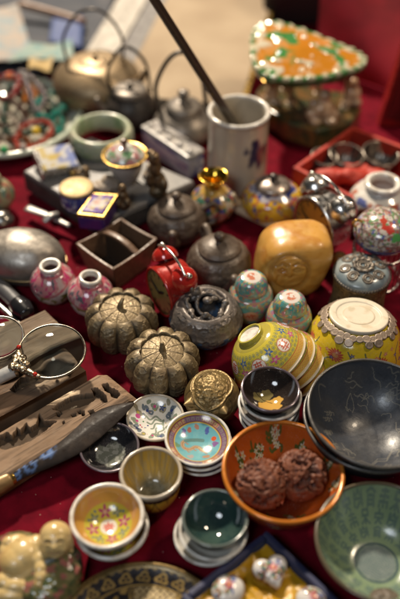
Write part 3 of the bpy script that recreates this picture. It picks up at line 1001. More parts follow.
def on_tray():
    z = TZ
    # square enamel dish box, tilted
    c = P(56, 168, z)
    t = thing('enamel_box', 'square silver box with white, blue and yellow enamel lid, leaning by the bead plate', 'box', (c.x, c.y, z + 2), (0.25, 0.12, 0.45))
    def ecol(V):
        C = fillc(len(V), (0.58, 0.56, 0.52))
        x, y = V[:, 0], V[:, 1]
        C = mixc(C, (fbm(np.stack([x / 9, y / 9, 0 * x], 1), 3, 4) > 0.5) * (x < 4) * 0.9, (0.52, 0.38, 0.08))
        C = mixc(C, (fbm(np.stack([x / 8 + 9, y / 8, 0 * x], 1), 3, 9) > 0.48) * (x > 0) * 0.9, (0.16, 0.21, 0.46))
        return C
    bev('body', boxbm(-27, 27, -23, 23, 0, 15), SILVER(), t, 2.5, 3)
    bev('lid', boxbm(-25, 25, -21, 21, 15.3, 20), PORC(), t, 1.4, 2, ecol, sub=6)
    lathe('clasp', [(5, 0), (6, 2), (4, 5), (0.1, 6)], GOLD(), t, 24, 4, loc=(16, -23.5, 9), rot=(PI / 2, 0, 0))
    # round blue pot with gold lid
    c = P(76, 186, z + 30)
    R = 16.5 * T(79, 190, z + 22)
    t = thing('enamel_pot', 'small round blue enamel pot with flat gold lid, on the inkstone', 'pot', (c.x, c.y, z + 0.3))
    def bcol(th, r, zz, s):
        C = fillc(len(th), (0.40, 0.40, 0.46))
        nz = fbm(np.stack([np.cos(th) * 5, np.sin(th) * 5, zz / 6], 1), 3, 6)
        return mixc(C, sstep(0.40, 0.52, nz), (0.035, 0.045, 0.20))
    lathe('body', [(0.1, 0), (R * 0.8, 0), (R * 0.85, 1), (R * 1.02, 8), (R * 1.0, 18), (R * 0.9, 24), (R * 0.88, 25)], PORC(), t, 96, 6, bcol)
    lathe('lid', [(R * 0.9, 24.5), (R * 1.02, 25), (R * 1.04, 27), (R * 0.98, 29), (R * 0.5, 30.5), (0.1, 30.5)], M('pale_gilt_lid', (0.40, 0.29, 0.14), 0.55, 0.4, rvar=0.1, bump=(150, 0.2, 0.5)), t, 96, 6)
    # purple diamond box
    c = P(98, 203, z + 26)
    t = thing('enamel_box', 'diamond shaped purple enamel box with gold edges, at the near edge of the inkstone', 'box', (c.x, c.y, z + 0.3))
    h = 26
    poly = [(-24, -19), (9, -25), (23, 20), (-9, 23)]
    bev('body', prismbm(poly, 0, h - 7, -0.03), M('deep_purple_enamel', (0.06, 0.025, 0.14), 0.18, coat=0.4), t, 1.5, 2)
    bev('gilt_edge', prismbm([(x * 1.06, y * 1.06) for x, y in poly], h - 6.8, h - 2), GOLD(), t, 1.2, 2)
    def pcol(V):
        C = fillc(len(V), (0.10, 0.04, 0.26))
        d = np.hypot(V[:, 0], V[:, 1])
        C = mixc(C, (d < 10) * 1.0, (0.52, 0.46, 0.42))
        C = mixc(C, (d < 6) * (fbm(V / 4, 2, 3) > 0.5), (0.45, 0.25, 0.20))
        return mixc(C, ((fbm(V / 5, 2, 8) > 0.62) & (d > 10)) * 1.0, (0.48, 0.40, 0.20))
    bev('lid', prismbm([(x * 0.88, y * 0.88) for x, y in poly], h - 2.2, h, 0.05), PORC(), t, 0.6, 2, pcol, sub=8)
    # saucer-lidded pot
    c = P(127, 182, z)
    R = 23 * T(126, 148, z + 44)
    t = thing('covered_cup', 'white covered cup with wide gold rimmed lid, at the far side of the inkstone', 'cup', (c.x, c.y, z + 0.3))
    lathe('body', [(0.1, 0), (R * 0.36, 0), (R * 0.4, 2), (R * 0.55, 10), (R * 0.72, 24), (R * 0.74, 34), (R * 0.70, 38)], EARTH(), t, 96, 6,
          lambda th, r, zz, s: mixc(fillc(len(th), (0.38, 0.34, 0.29)), sstep(0.45, 0.6, fbm(np.stack([np.cos(th) * 3, np.sin(th) * 3, zz / 9], 1), 3, 2)), (0.13, 0.10, 0.08)))
    lathe('saucer', [(R * 0.6, 38.2), (R * 0.8, 39), (R * 0.98, 43), (R * 1.0, 44.2), (R * 0.94, 44.6), (R * 0.7, 42), (R * 0.5, 41.2)], GOLD(), t, 96, 5)
    def lcol(th, r, zz, s):
        C = fillc(len(th), (0.55, 0.53, 0.49))
        n1 = fbm(np.stack([r * np.cos(th) / 7, r * np.sin(th) / 7, zz / 9], 1), 3, 12)
        C = mixc(C, sstep(0.52, 0.58, n1), (0.16, 0.30, 0.16))
        n1 = fbm(np.stack([r * np.cos(th) / 7 + 30, r * np.sin(th) / 7, zz / 9], 1), 3, 32)
        return mixc(C, sstep(0.56, 0.62, n1), (0.46, 0.20, 0.20))
    lid = lathe('lid', [(R * 0.84, 42.5), (R * 0.82, 45), (R * 0.6, 52), (R * 0.3, 56), (R * 0.1, 57)], PORC(), t, 96, 6, lcol)
    lathe('knob', [(R * 0.1, 56.5), (R * 0.08, 59), (R * 0.16, 63), (R * 0.13, 67), (0.1, 68)], M('brown_knob', (0.11, 0.05, 0.03), 0.3), lid, 32, 5)
    # small figures and stones
    br = M('dark_bronze', (0.11, 0.075, 0.042), 0.4, 0.6, rvar=0.1, var=(180, 0.4, 0.7, (0.22, 0.15, 0.08)), bump=(300, 0.5, 0.8))
    c = P(124, 209, z)
    melt_fig(c, z, [((0, 0, 8), (9, 8, 9)), ((0, 1, 20), (7, 7, 9)), ((0, 1, 32), (5.5, 5.5, 6)), ((-6, -4, 12), (4, 5, 7)), ((6, -4, 12), (4, 5, 7))], br, 'bronze_figurine', 'small dark bronze squat figurine standing on the inkstone')
    c = P(158, 197, z)
    melt_fig(c, z, [((0, 0, 9), (12, 10, 10)), ((2, 1, 26), (9, 9, 13)), ((-2, 0, 46), (8, 9, 12)), ((-3, -2, 62), (8, 8, 9)), ((-9, -5, 30), (5, 5, 12)), ((9, -4, 22), (5, 6, 10)), ((-7, 2, 68), (6, 5, 4))], br, 'bronze_figurine', 'tall dark bronze standing figurine at the right end of the inkstone')
    st = M('cream_stone', (0.42, 0.35, 0.27), 0.4, var=(120, 0.4, 0.7, (0.28, 0.20, 0.13)), bump=(200, 0.4, 1))
    c = P(103, 192, z)
    melt_fig(c, z, [((0, 0, 8), (16, 12, 8)), ((8, 4, 14), (10, 9, 9)), ((-11, -3, 8), (8, 7, 7)), ((15, 2, 10), (7, 6, 8))], st, 'stone_carving', 'lumpy cream stone animal carving between the blue pot and the covered cup')
    c = P(84, 180, z)
    melt_fig(c, z, [((0, 0, 7), (9, 8, 7)), ((3, 1, 15), (6, 6, 6)), ((-6, -2, 9), (5, 5, 7))], br, 'bronze_figurine', 'tiny bronze lion lying behind the blue pot')
    c = P(150, 180, z)
    melt_fig(c, z, [((0, 0, 8), (9, 8, 9)), ((1, 1, 18), (6, 6, 7)), ((-5, -3, 8), (5, 5, 6))], st, 'stone_carving', 'small white stone seal beside the tall bronze figurine')
    # long blue and white box behind
    a, e = P(150, 146, 12), P(193, 176, 12)
    d = (e - a)
    t = thing('porcelain_box', 'long blue and white porcelain box with pierced silver edge, left of the brush pot', 'box', ((a.x + e.x) / 2 + 2, (a.y + e.y) / 2 + 16, 2), (0, 0, math.atan2(d.y, d.x)))
    L = d.length / 2 + 4
    def bw(V):
        C = fillc(len(V), (0.52, 0.52, 0.53))
        return mixc(C, sstep(0.5, 0.56, fbm(V / 10, 3, 8)), (0.03, 0.05, 0.22))
    bev('body', boxbm(-L, L, -15, 15, 0, 32), PORC(), t, 2, 2, bw, sub=5)
    bev('lid', boxbm(-L - 1, L + 1, -16, 16, 32.3, 39), M('white_glaze_lid', (0.42, 0.39, 0.35), 0.3, coat=0.2, rvar=0.08, var=(120, 0.4, 0.65, (0.22, 0.20, 0.20))), t, 3, 3)
    for k in range(5):
        sphere('stud', 6, M('white_glaze_lid', (0.5, 0.47, 0.42), 0.3), t, (-L + 8 + k * (2 * L - 16) / 4, -5, 39), 20, (1, 1, 0.7))

def melt_fig(c, z, blobs, mat, nm, lb):
    o = melt(nm, [(Vector(p), r) for p, r in blobs], mat, None, 1.2, 4, disp=lambda V, N: (ridged(V / 5, 2, 3) - 0.6) * 1.6, loc=(c.x, c.y, z + 0.3))
    return tag(o, lb, 'figurine' if 'figur' in nm else 'carving')
on_tray()

# jade bangle standing on the cloth behind the tray
def build_bangle():
    c = P(101, 130, 60)
    R = 32.5 * T(101, 130, 60)
    pr = [(R - 6.5 + 6.5 * math.cos(a), 15 + 14.5 * math.sin(a)) for a in np.linspace(0, 2 * PI, 25)[:-1]]
    def col(th, r, z, s):
        C = fillc(len(th), (0.34, 0.37, 0.26))
        n1 = fbm(np.stack([r * np.cos(th) / 22, r * np.sin(th) / 22, z / 22], 1), 4, 5)
        C = mixc(C, sstep(0.45, 0.7, n1), (0.24, 0.31, 0.17))
        return mixc(C, sstep(0.55, 0.7, fbm(np.stack([r * np.cos(th) / 12, r * np.sin(th) / 12, z / 12 + 7], 1), 3, 15)) * 0.6, (0.44, 0.40, 0.30))
    o = lathe('jade_bangle', pr, M('carved_jade', attr=True, rough=0.3, sss=0.15, coat=0.2, rvar=0.1), None, 140, 0, col, closed=True, loc=(c.x, c.y, 34.6))
    tag(o, 'thick pale green jade bangle lying beside the bead plate', 'bangle')
build_bangle()

# ---- left edge metal things
def build_left_metal():
    c = P(24, 262, 18)
    R = 42 * T(26, 250, 26)
    m = M('satin_pewter', (0.40, 0.36, 0.31), 0.46, 0.75, rvar=0.1, var=(26, 0.35, 0.75, (0.22, 0.20, 0.18)), bump=(60, 0.25, 2.5))
    t = thing('metal_flask', 'large smooth egg shaped grey pewter flask lying at the left edge', 'flask', (c.x, c.y, 0), (0, 0, -0.2))
    sphere('body', R, m, t, (0, 0, 27), 96, (1.03, 0.74, 0.64), None, lambda D: (fbm(D * 2.2, 2, 3) - 0.5) * 4)
    lathe('seam', [(R * 1.0 + 1.3 * math.cos(a), 1.6 * math.sin(a)) for a in np.linspace(0, 2 * PI, 9)[:-1]], M('brass_seam', (0.32, 0.22, 0.11), 0.35, 0.9, rvar=0.1), t, 120, 0, closed=True, loc=(0, 0, 21),
          disp=lambda th, r, z, s: (r * (1.035 * 0.752) / np.sqrt((0.752 * np.cos(th)) ** 2 + (1.035 * np.sin(th)) ** 2), z))
    a, e = P(27, 208, 10), P(70, 226, 10)
    t = thing('hairpin', 'flat silver hairpin with raised bar on the red cloth by the inkstone', 'hairpin', ((a.x + e.x) / 2, (a.y + e.y) / 2, 0))
    b = Vector(((a.x + e.x) / 2, (a.y + e.y) / 2, 0))
    loft('shaft', [a - b, (a + e) / 2 - b + Vector((0, 0, 2)), e - b], [7, 5, 3], [2.6, 2.6, 2.0], M('dull_silver', (0.42, 0.40, 0.38), 0.45, 0.8, rvar=0.1), t, 14)
    p, q = P(44, 222, 15) - b, P(58, 214, 17) - b
    loft('crossbar', [p, (p + q) / 2 + Vector((0, 0, 3)), q], [4, 5.5, 4], [3, 4, 3], M('dull_silver', (0.42, 0.40, 0.38), 0.45, 0.8), t, 14)
    # round jar and silver ball cut by the left edge
    c = P(-4, 196, 22)
    t = thing('ginger_jar', 'round jar in faded green and yellow glaze, at the left edge above the flask', 'jar', (c.x, c.y, 0))
    def gc(th, r, z, s):
        C = fillc(len(th), (0.30, 0.27, 0.15))
        n1 = fbm(np.stack([np.cos(th) * 4, np.sin(th) * 4, z / 10], 1), 3, 3)
        C = mixc(C, sstep(0.5, 0.58, n1), (0.30, 0.12, 0.08))
        return mixc(C, sstep(0.55, 0.6, fbm(np.stack([np.cos(th) * 4 + 8, np.sin(th) * 4, z / 10], 1), 3, 9)), (0.12, 0.2, 0.15))
    lathe('body', [(0.1, 0), (14, 0), (15, 2), (24, 16), (25, 28), (19, 40), (10, 45), (9, 48)], PORC(), t, 80, 6, gc)
    lathe('lid', [(11, 45.5), (12, 49), (10, 55), (4, 58), (0.1, 58.5)], GLAZE(), t, 60, 5, lambda th, r, z, s: fillc(len(th), (0.34, 0.30, 0.18)))
    c = P(2, 222, 14)
    b = sphere('silver_ball', 15, M('dull_pewter', (0.25, 0.24, 0.22), 0.3, 0.95, rvar=0.1, bump=(200, 0.5, 1)), None, (c.x, c.y, 15.3), 40, (1.1, 1, 0.95))
    tag(b, 'dull pewter ball at the left edge between the glazed jar and the flask', 'ball')
    # dark tool handle and rods below the flask
    a, e = P(-14, 272, 14), P(26, 312, 14)
    b = (a + e) / 2
    b.z = 0
    t = thing('tool', 'dark ribbed tool handle with black ferrule pointing down right, at the left edge', 'tool', b)
    loft('handle', [a - b, a.lerp(e, 0.4) - b, a.lerp(e, 0.8) - b], [8.5, 9.5, 8.5], [8.5, 9.5, 8.5], M('grey_leather', (0.075, 0.075, 0.078), 0.5, bump=(300, 0.5, 0.8)), t, 20,
         disp=None)
    loft('ferrule', [a.lerp(e, 0.78) - b, a.lerp(e, 0.9) - b, a.lerp(e, 1.05) - b], [11, 13, 9], [10, 10.5, 8], M('black_ferrule', (0.012, 0.012, 0.014), 0.2, coat=0.3), t, 20)
    a, e = P(-10, 298, 7), P(22, 326, 7)
    o = loft('metal_rod', [a, (a + e) / 2, e], [4, 4, 3], [4, 4, 3], SILVER(), None, 14)
    tag(o, 'thin worn silver rod beside the dark tool handle', 'rod')
build_left_metal()

# ---- wooden two-part measuring box
def build_woodbox():
    zt = 44
    L, Rr, F_, B_ = P(75, 243, zt), P(158, 238, zt), P(113, 270, zt), P(121, 217, zt)
    b = (L + Rr) / 2
    b.z = 0
    t = thing('wooden_box', 'open square brown wooden box with an arched handle across the middle', 'box', b)
    rim = [L, F_, Rr, B_]
    top = [Vector((p.x - b.x, p.y - b.y, 0)) for p in rim]
    c = sum(top, Vector()) / 4
    bot = [c + (p - c) * 0.80 for p in top]
    wm = M('brown_box_wood', (0.15, 0.085, 0.048), 0.42, rvar=0.12, var=(70, 0.35, 0.7, (0.09, 0.05, 0.028), 2.0), bump=(240, 0.4, 0.6))
    th = 6.0
    for i in range(4):
        j = (i + 1) % 4
        def ins(p, k):
            return c + (p - c) * (1 - k)
        k = 0.11
        mm = 7
        bm = bmesh.new()
        rows = []
        for u in np.linspace(0, 1, mm):
            sag = 2.2 * (1 - (2 * u - 1) ** 2)
            o1 = top[i].lerp(top[j], u)
            o0 = bot[i].lerp(bot[j], u)
            rows.append([bm.verts.new((o0.x, o0.y, 1.5)), bm.verts.new((o1.x, o1.y, zt - sag)), bm.verts.new((*ins(o1, k).xy, zt - sag)), bm.verts.new((*ins(o0, k).xy, 1.5))])
        for q in range(mm - 1):
            for e in range(4):
                bm.faces.new((rows[q][e], rows[q + 1][e], rows[q + 1][(e + 1) % 4], rows[q][(e + 1) % 4]))
        bm.faces.new(rows[0])
        bm.faces.new(rows[-1][::-1])
        bmesh.ops.recalc_face_normals(bm, faces=list(bm.faces))
        bev('side', bm, wm, t, 1.0, 2)
    bev('bottom', prismbm([(p.x * 0.93, p.y * 0.93) for p in bot], 2, 6), M('dark_inner_wood', (0.035, 0.022, 0.014), 0.6), t, 0)
    h0 = (top[0] * 0.45 + top[3] * 0.55)
    h1 = (top[1] * 0.45 + top[2] * 0.55)
    mid = (h0 + h1) / 2
    d = (h1 - h0)
    pth = [h0.lerp(h1, 0.04) + Vector((0, 0, zt - 4)), h0.lerp(h1, 0.25) + Vector((0, 0, zt + 1)), mid + Vector((0, 0, zt + 3)), h0.lerp(h1, 0.75) + Vector((0, 0, zt + 1)), h1.lerp(h0, 0.04) + Vector((0, 0, zt - 4))]
    loft('handle', pth, [4.2, 4.6, 4.6, 4.6, 4.2], [2.2, 2.4, 2.4, 2.4, 2.2], wm, t, 16, power=0.6)
    dn = d.normalized()
    nn = Vector((-dn.y, dn.x, 0)) * 2.0
    q0, q1 = h0.lerp(h1, 0.13), h1.lerp(h0, 0.13)
    bev('divider', prismbm([(*(q0 + nn).xy,), (*(q1 + nn).xy,), (*(q1 - nn).xy,), (*(q0 - nn).xy,)], 6.2, zt - 2), M('dark_inner_wood', (0.035, 0.022, 0.014), 0.6), t, 0.6)
build_woodbox()

# ---- the two small porcelain jars
def build_small_jars():
    def jar(px, py, wpx, seed, label, spin, tilt=(0, 0, 0)):
        H = 52
        c = P(px, py, H)
        R = wpx / 2 * T(px, py + 18, 26)
        def col(th, r, z, s):
            x, y = np.cos(th), np.sin(th)
            C = fillc(len(th), (0.50, 0.44, 0.41))
            n1 = fbm(np.stack([x * 4.5, y * 4.5, z / 7], 1), 3, seed)
            slope = z - 29 - 6 * np.sin(th * 2 + seed)
            top = sstep(-3, 1, slope)
            C = mixc(C, top * 0.85, (0.42, 0.13, 0.15))
            C = mixc(C, top * sstep(0.52, 0.58, n1), (0.45, 0.34, 0.32))
            n2 = fbm(np.stack([x * 6 + 5, y * 6, z / 5], 1), 3, seed + 4)
            C = mixc(C, top * sstep(0.56, 0.61, n2), (0.42, 0.04, 0.13))
            n3 = fbm(np.stack([x * 6 + 15, y * 6, z / 5], 1), 3, seed + 9)
            C = mixc(C, top * sstep(0.6, 0.64, n3), (0.10, 0.10, 0.12))
            C = mixc(C, np.exp(-(slope / 1.3) ** 2), (0.36, 0.08, 0.10))
            low = (1 - top) * sstep(0.47, 0.55, n1) * (z < 25)
            C = mixc(C, low, (0.17, 0.16, 0.03))
            C = mixc(C, sstep(44, 46, z), (0.60, 0.56, 0.50))
            return mixc(C, sstep(1, 0, np.abs(z - 43.5)), (0.36, 0.08, 0.10))
        t = thing('porcelain_jar', label, 'jar', (c.x, c.y, 0.2), (tilt[0], tilt[1], spin), 'small round porcelain jars')
        lathe('body', [(0.1, 2.5), (R * 0.45, 2), (R * 0.5, 0), (R * 0.58, 0.5), (R * 0.85, 10), (R, 24), (R * 0.92, 34), (R * 0.66, 42), (R * 0.45, 44.5), (R * 0.42, 46), (R * 0.42, 49), (R * 0.34, 49), (R * 0.33, 44), (R * 0.6, 38), (R * 0.75, 22), (R * 0.4, 5), (0.1, 4.5)], PORC(), t, 160, 9, col)
        lathe('rim', [(R * 0.415 + R * 0.085 * math.cos(a), 50 + 2.4 * math.sin(a)) for a in np.linspace(0, 2 * PI, 15)[:-1]], WHITEP(), t, 72, 0, closed=True)
    jar(50, 265, 45, 3, 'small round jar with pink and white painting and green spots, beside the pewter flask', 0.4)
    jar(87, 277, 46, 11, 'small round jar with magenta and white painting, behind the pumpkin boxes', 1.3, (0.06, 0.04, 0))
build_small_jars()

# ---- pumpkin boxes
def build_pumpkins():
    def pumpkin(px, py, wpx, spin, label, tilt, sd=0, lean=1.0, worn=0.0):
        H = 46.0
        c = P(px, py, H * 0.52)
        R = wpx / 2 * T(px, py, H * 0.5)
        t = thing('pumpkin_box', label, 'box', (c.x, c.y, 0.3), (tilt[0], tilt[1], spin), 'bronze pumpkin boxes')
        NL = 10
        seg = 360
        ang = np.radians(np.linspace(-90, 92, 130))
        pr = np.concatenate([np.linspace(0.02, 0.60, 12)[:-1], 0.60 + 0.40 * np.sign(np.cos(ang)) * np.abs(np.cos(ang)) ** 0.9, [0.565, 0.56, 0.54]])
        pz = np.concatenate([np.full(11, -0.97), np.sign(np.sin(ang)) * np.abs(np.sin(ang)) ** 0.92, [0.85, 0.62, 0.45]])
        nr = len(pr)
        th = np.tile(np.arange(seg) * 2 * PI / seg, nr)
        rad = np.repeat(pr, seg)
        zz = np.repeat(pz, seg)
        lob = np.abs(np.sin(NL / 2 * th)) ** 0.75
        lob_w = sstep(0.45, 0.75, rad)
        r = R * rad * (1.02 - 0.14 * (1 - lob) * lob_w)
        z = H / 2 + H / 2 * np.where(zz > 0, zz * (0.93 + 0.07 * lob), zz)
        # engraved scrolling flowers
        X = np.stack([r * np.cos(th), r * np.sin(th), z], 1)
        n1 = ridged(X / 5.2 + sd, 2, 4)
        n2 = fbm(X / 2.0 + sd, 3, 8)
        e = sstep(0.66, 0.9, n1)
        r = r + (e * 0.8 + (n2 - 0.5) * 0.9) * sstep(0.3, 0.5, lob)
        X = np.stack([r * np.cos(th), r * np.sin(th), z], 1)
        C = fillc(len(X), (0.140, 0.100, 0.052))
        C = mixc(C, e * 0.55, (0.27, 0.205, 0.11))
        C = mixc(C, sstep(0.60, 0.40, n2) * 0.5, (0.12, 0.085, 0.05))
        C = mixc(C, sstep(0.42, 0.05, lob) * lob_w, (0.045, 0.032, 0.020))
        C = mixc(C, sstep(0.52, 0.72, fbm(X / 15 + sd, 3, 31)) * 0.45, (0.10, 0.085, 0.06))
        C = mixc(C, sstep(0.48, 0.62, fbm(X / 11 + sd + 5, 3, 41)) * (0.30 + worn), (0.29, 0.22, 0.12))
        F = gridf(nr, seg)
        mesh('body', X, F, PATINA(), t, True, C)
        # lid with radial ribs
        RL = R * 0.575
        def ld(th, r_, z_, s):
            q = r_ / RL
            rib = np.abs(np.sin(NL / 2 * th + 0.4))
            g = 1 - sstep(0.0, 0.16, rib)
            edge = sstep(0.80, 0.84, q) * sstep(0.97, 0.93, q)
            return r_, z_ - g * 0.9 * (q > 0.12) * (q < 0.97) + (fbm(np.stack([r_ * np.cos(th) / 1.6, r_ * np.sin(th) / 1.6, 0 * th], 1), 3, 6) - 0.5) * 0.7 * (q < 0.97)
        def lc(th, r_, z_, s):
            q = r_ / RL
            rib = np.abs(np.sin(NL / 2 * th + 0.4))
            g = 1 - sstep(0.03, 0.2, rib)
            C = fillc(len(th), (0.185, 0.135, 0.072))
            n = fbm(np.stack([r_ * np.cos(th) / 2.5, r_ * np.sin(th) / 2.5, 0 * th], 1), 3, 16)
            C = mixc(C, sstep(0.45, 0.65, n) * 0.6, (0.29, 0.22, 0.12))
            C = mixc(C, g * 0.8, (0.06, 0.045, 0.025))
            return mixc(C, sstep(0.95, 1.0, q) * 0.7, (0.05, 0.038, 0.022))
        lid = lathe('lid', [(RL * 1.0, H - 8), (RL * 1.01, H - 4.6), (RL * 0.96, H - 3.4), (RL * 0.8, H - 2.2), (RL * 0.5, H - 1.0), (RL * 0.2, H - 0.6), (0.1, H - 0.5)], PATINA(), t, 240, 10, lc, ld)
        loft('stem', [(0, 0, H - 2), (0.4, 0.3, H + 3), (2.2 * lean, 1.6, H + 7), (4.2 * lean, 3.4 * lean, H + 9.5)], [4.6, 3.0, 2.4, 1.6], [4.6, 3.0, 2.4, 1.6], PATINA(), lid, 18, 6, (0, 1, 0),
             col=lambda V: mixc(fillc(len(V), (0.20, 0.15, 0.085)), sstep(0.4, 0.6, fbm(V / 3, 2, 2)), (0.32, 0.24, 0.13)))
    pumpkin(122, 320, 71, 0.25, 'bronze pumpkin shaped box with curled stem, farther of the two beside the small jars', (0.03, -0.02, 0), 0, 1.2, 0.0)
    pumpkin(162, 361, 74, 0.55, 'bronze pumpkin shaped box with upright stem, nearer of the two above the white dish', (0.08, -0.02, 0), 31.7, 0.3, 0.25)
build_pumpkins()

# ---- bronze incense ball
def build_censer():
    H = 52
    c = P(206, 318, 26)
    R = 36 * T(206, 314, 28)
    t = thing('censer', 'round dark bronze censer with pierced dragon mouth and bluish panels', 'censer', (c.x, c.y, 0.3), (0.05, 0, 0))
    def d(th, r, z, s):
        X = np.stack([r * np.cos(th) / 6, r * np.sin(th) / 6, z / 6], 1)
        n = ridged(X, 3, 7)
        m = (r > R * 0.5) * (z < H * 0.93)
        band = sstep(0.60, 0.66, z / H) * sstep(0.86, 0.80, z / H)
        return r + (n - 0.6) * 3.6 * m * (1 - band * 0.7), z
    def cc(th, r, z, s):
        X = np.stack([r * np.cos(th) / 6, r * np.sin(th) / 6, z / 6], 1)
        n = ridged(X, 3, 7)
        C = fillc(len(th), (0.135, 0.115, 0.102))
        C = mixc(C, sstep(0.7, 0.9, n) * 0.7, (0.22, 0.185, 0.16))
        k = fbm(X * 0.8 + 4, 2, 19)
        C = mixc(C, sstep(0.50, 0.60, k) * (z < H * 0.6) * (z > H * 0.2) * 0.9, (0.055, 0.12, 0.22))
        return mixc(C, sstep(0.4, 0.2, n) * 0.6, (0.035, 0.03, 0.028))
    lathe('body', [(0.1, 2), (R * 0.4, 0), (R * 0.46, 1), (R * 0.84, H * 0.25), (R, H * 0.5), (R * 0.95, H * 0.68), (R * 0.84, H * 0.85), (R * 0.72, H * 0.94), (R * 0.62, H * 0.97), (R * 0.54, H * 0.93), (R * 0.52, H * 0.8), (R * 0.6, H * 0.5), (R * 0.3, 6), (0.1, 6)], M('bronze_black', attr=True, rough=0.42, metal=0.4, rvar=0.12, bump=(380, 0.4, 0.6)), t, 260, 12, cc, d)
    bz = M('dragon_bronze', (0.15, 0.13, 0.115), 0.42, 0.4, rvar=0.12, var=(200, 0.45, 0.7, (0.20, 0.165, 0.14)), bump=(300, 0.5, 0.8))
    rs = np.random.RandomState(3)
    bl = []
    for k in range(60):
        a = k / 60 * 2 * PI * 1.0
        rr = R * (0.50 + 0.06 * math.sin(5 * a))
        bl.append(((rr * math.cos(a), rr * math.sin(a), H * 0.93 + 3.2 * math.sin(a * 7) + rs.uniform(-1, 1)), (rs.uniform(2.0, 4.6), rs.uniform(2.0, 4.6), rs.uniform(2, 3.6))))
    for k in range(26):
        s = k / 25
        a = 0.6 + 3.6 * s
        rr = R * (0.46 - 0.42 * s * (1 - 0.4 * s))
        bl.append(((rr * math.cos(a), rr * math.sin(a), H * 0.90 + 6 * math.sin(s * PI * 1.4)), (3.0 - 0.8 * s, 3.0 - 0.8 * s, 2.8)))
    bl += [((2, 2, H + 2), (6, 5, 4)), ((-12, 12, H + 5), (6, 4, 4)), ((-16, 11, H + 10), (2.2, 2.2, 4)), ((-9, 14, H + 9), (2.2, 2.2, 4)), ((9, 6, H + 1), (5, 3, 3))]
    melt('dragon', bl, bz, t, 0.9, 2, disp=lambda V, N: (fbm(V / 2.4, 2, 3) - 0.5) * 1.2)
build_censer()

# ---- two ginger jars
def build_ginger():
    def jar(px, py, wpx, seed, label, spin):
        c = P(px, py, 20)
        R = wpx / 2 * T(px, py - 6, 28)
        H = 47.0
        t = thing('ginger_jar', label, 'jar', (c.x, c.y, 0.2), (0.02, 0.0, spin), 'turquoise ginger jars')
        def paint(th, r, z, s, base):
            X = np.stack([np.cos(th) * 2.2, np.sin(th) * 2.2, z / 8], 1)
            C = fillc(len(th), base)
            C = mixc(C, sstep(0.50, 0.60, fbm(X * 1.3, 3, seed)) * 0.6, (0.30, 0.36, 0.27))
            C = mixc(C, sstep(0.53, 0.58, fbm(X * 2.0 + 7, 2, seed + 1)) * 0.85, (0.12, 0.23, 0.18))
            C = mixc(C, sstep(0.61, 0.65, fbm(X * 2.4 + 17, 2, seed + 2)) * 0.9, (0.42, 0.19, 0.10))
            C = mixc(C, sstep(0.63, 0.67, fbm(X * 2.4 + 27, 2, seed + 3)) * 0.9, (0.32, 0.12, 0.20))
            C = mixc(C, sstep(0.64, 0.68, fbm(X * 2.4 + 37, 2, seed + 5)) * 0.9, (0.40, 0.34, 0.10))
            return C
        def col(th, r, z, s):
            C = paint(th, r, z, s, (0.10, 0.29, 0.27))
            for a0 in (-0.25, 2.2, 4.2):
                x = ((th - a0 + PI) % (2 * PI) - PI) * R
                m = np.clip((9.5 - np.hypot(x, (z - 22))) / 1.2 + .5, 0, 1)
                C = mixc(C, m, (0.50, 0.28, 0.18))
                m = np.clip((6 - np.hypot(x, (z - 22))) / 1.2 + .5, 0, 1) * (fbm(np.stack([x / 2, z / 2, 0 * z], 1), 2, seed) > 0.5)
                C = mixc(C, m, (0.42, 0.10, 0.05))
            C = mixc(C, sstep(1.2, 0.4, np.abs(z - 41)), (0.36, 0.20, 0.14))
            return mixc(C, sstep(1.0, 0.3, np.abs(z - 4)), (0.26, 0.10, 0.06))
        lathe('body', [(0.1, 2), (R * 0.52, 1.5), (R * 0.58, 0), (R * 0.64, 0.6), (R * 0.82, 10), (R * 0.98, 24), (R, 32), (R * 0.9, 40), (R * 0.66, 44.5), (R * 0.56, 45.5)], PORC(), t, 200, 12, col)
        def lcol(th, r, z, s):
            C = paint(th + 2, r, z, s, (0.06, 0.25, 0.26))
            C = mixc(C, sstep(R * 0.42, R * 0.37, r) * (z > 55), (0.60, 0.55, 0.50))
            n = fbm(np.stack([r * np.cos(th) / 3, r * np.sin(th) / 3, 0 * z], 1), 2, seed + 8)
            C = mixc(C, sstep(R * 0.26, R * 0.2, r) * (z > 55) * sstep(0.45, 0.55, n), (0.48, 0.17, 0.10))
            return mixc(C, sstep(1.4, 0.5, np.abs(z - 46.6)), (0.40, 0.28, 0.18))
        lathe('lid', [(R * 0.70, 44.6), (R * 0.74, 46), (R * 0.73, 50), (R * 0.64, 57.5), (R * 0.50, 61.5), (R * 0.42, 62.4), (R * 0.2, 63.2), (0.1, 63.4)], PORC(), t, 180, 9, lcol)
    jar(250, 303, 45, 5, 'turquoise ginger jar right beside the larger dark teapot', 0.5)
    jar(288, 323, 46, 23, 'turquoise ginger jar with orange medallion, in front of the yellow stone seal', 0.0)
build_ginger()

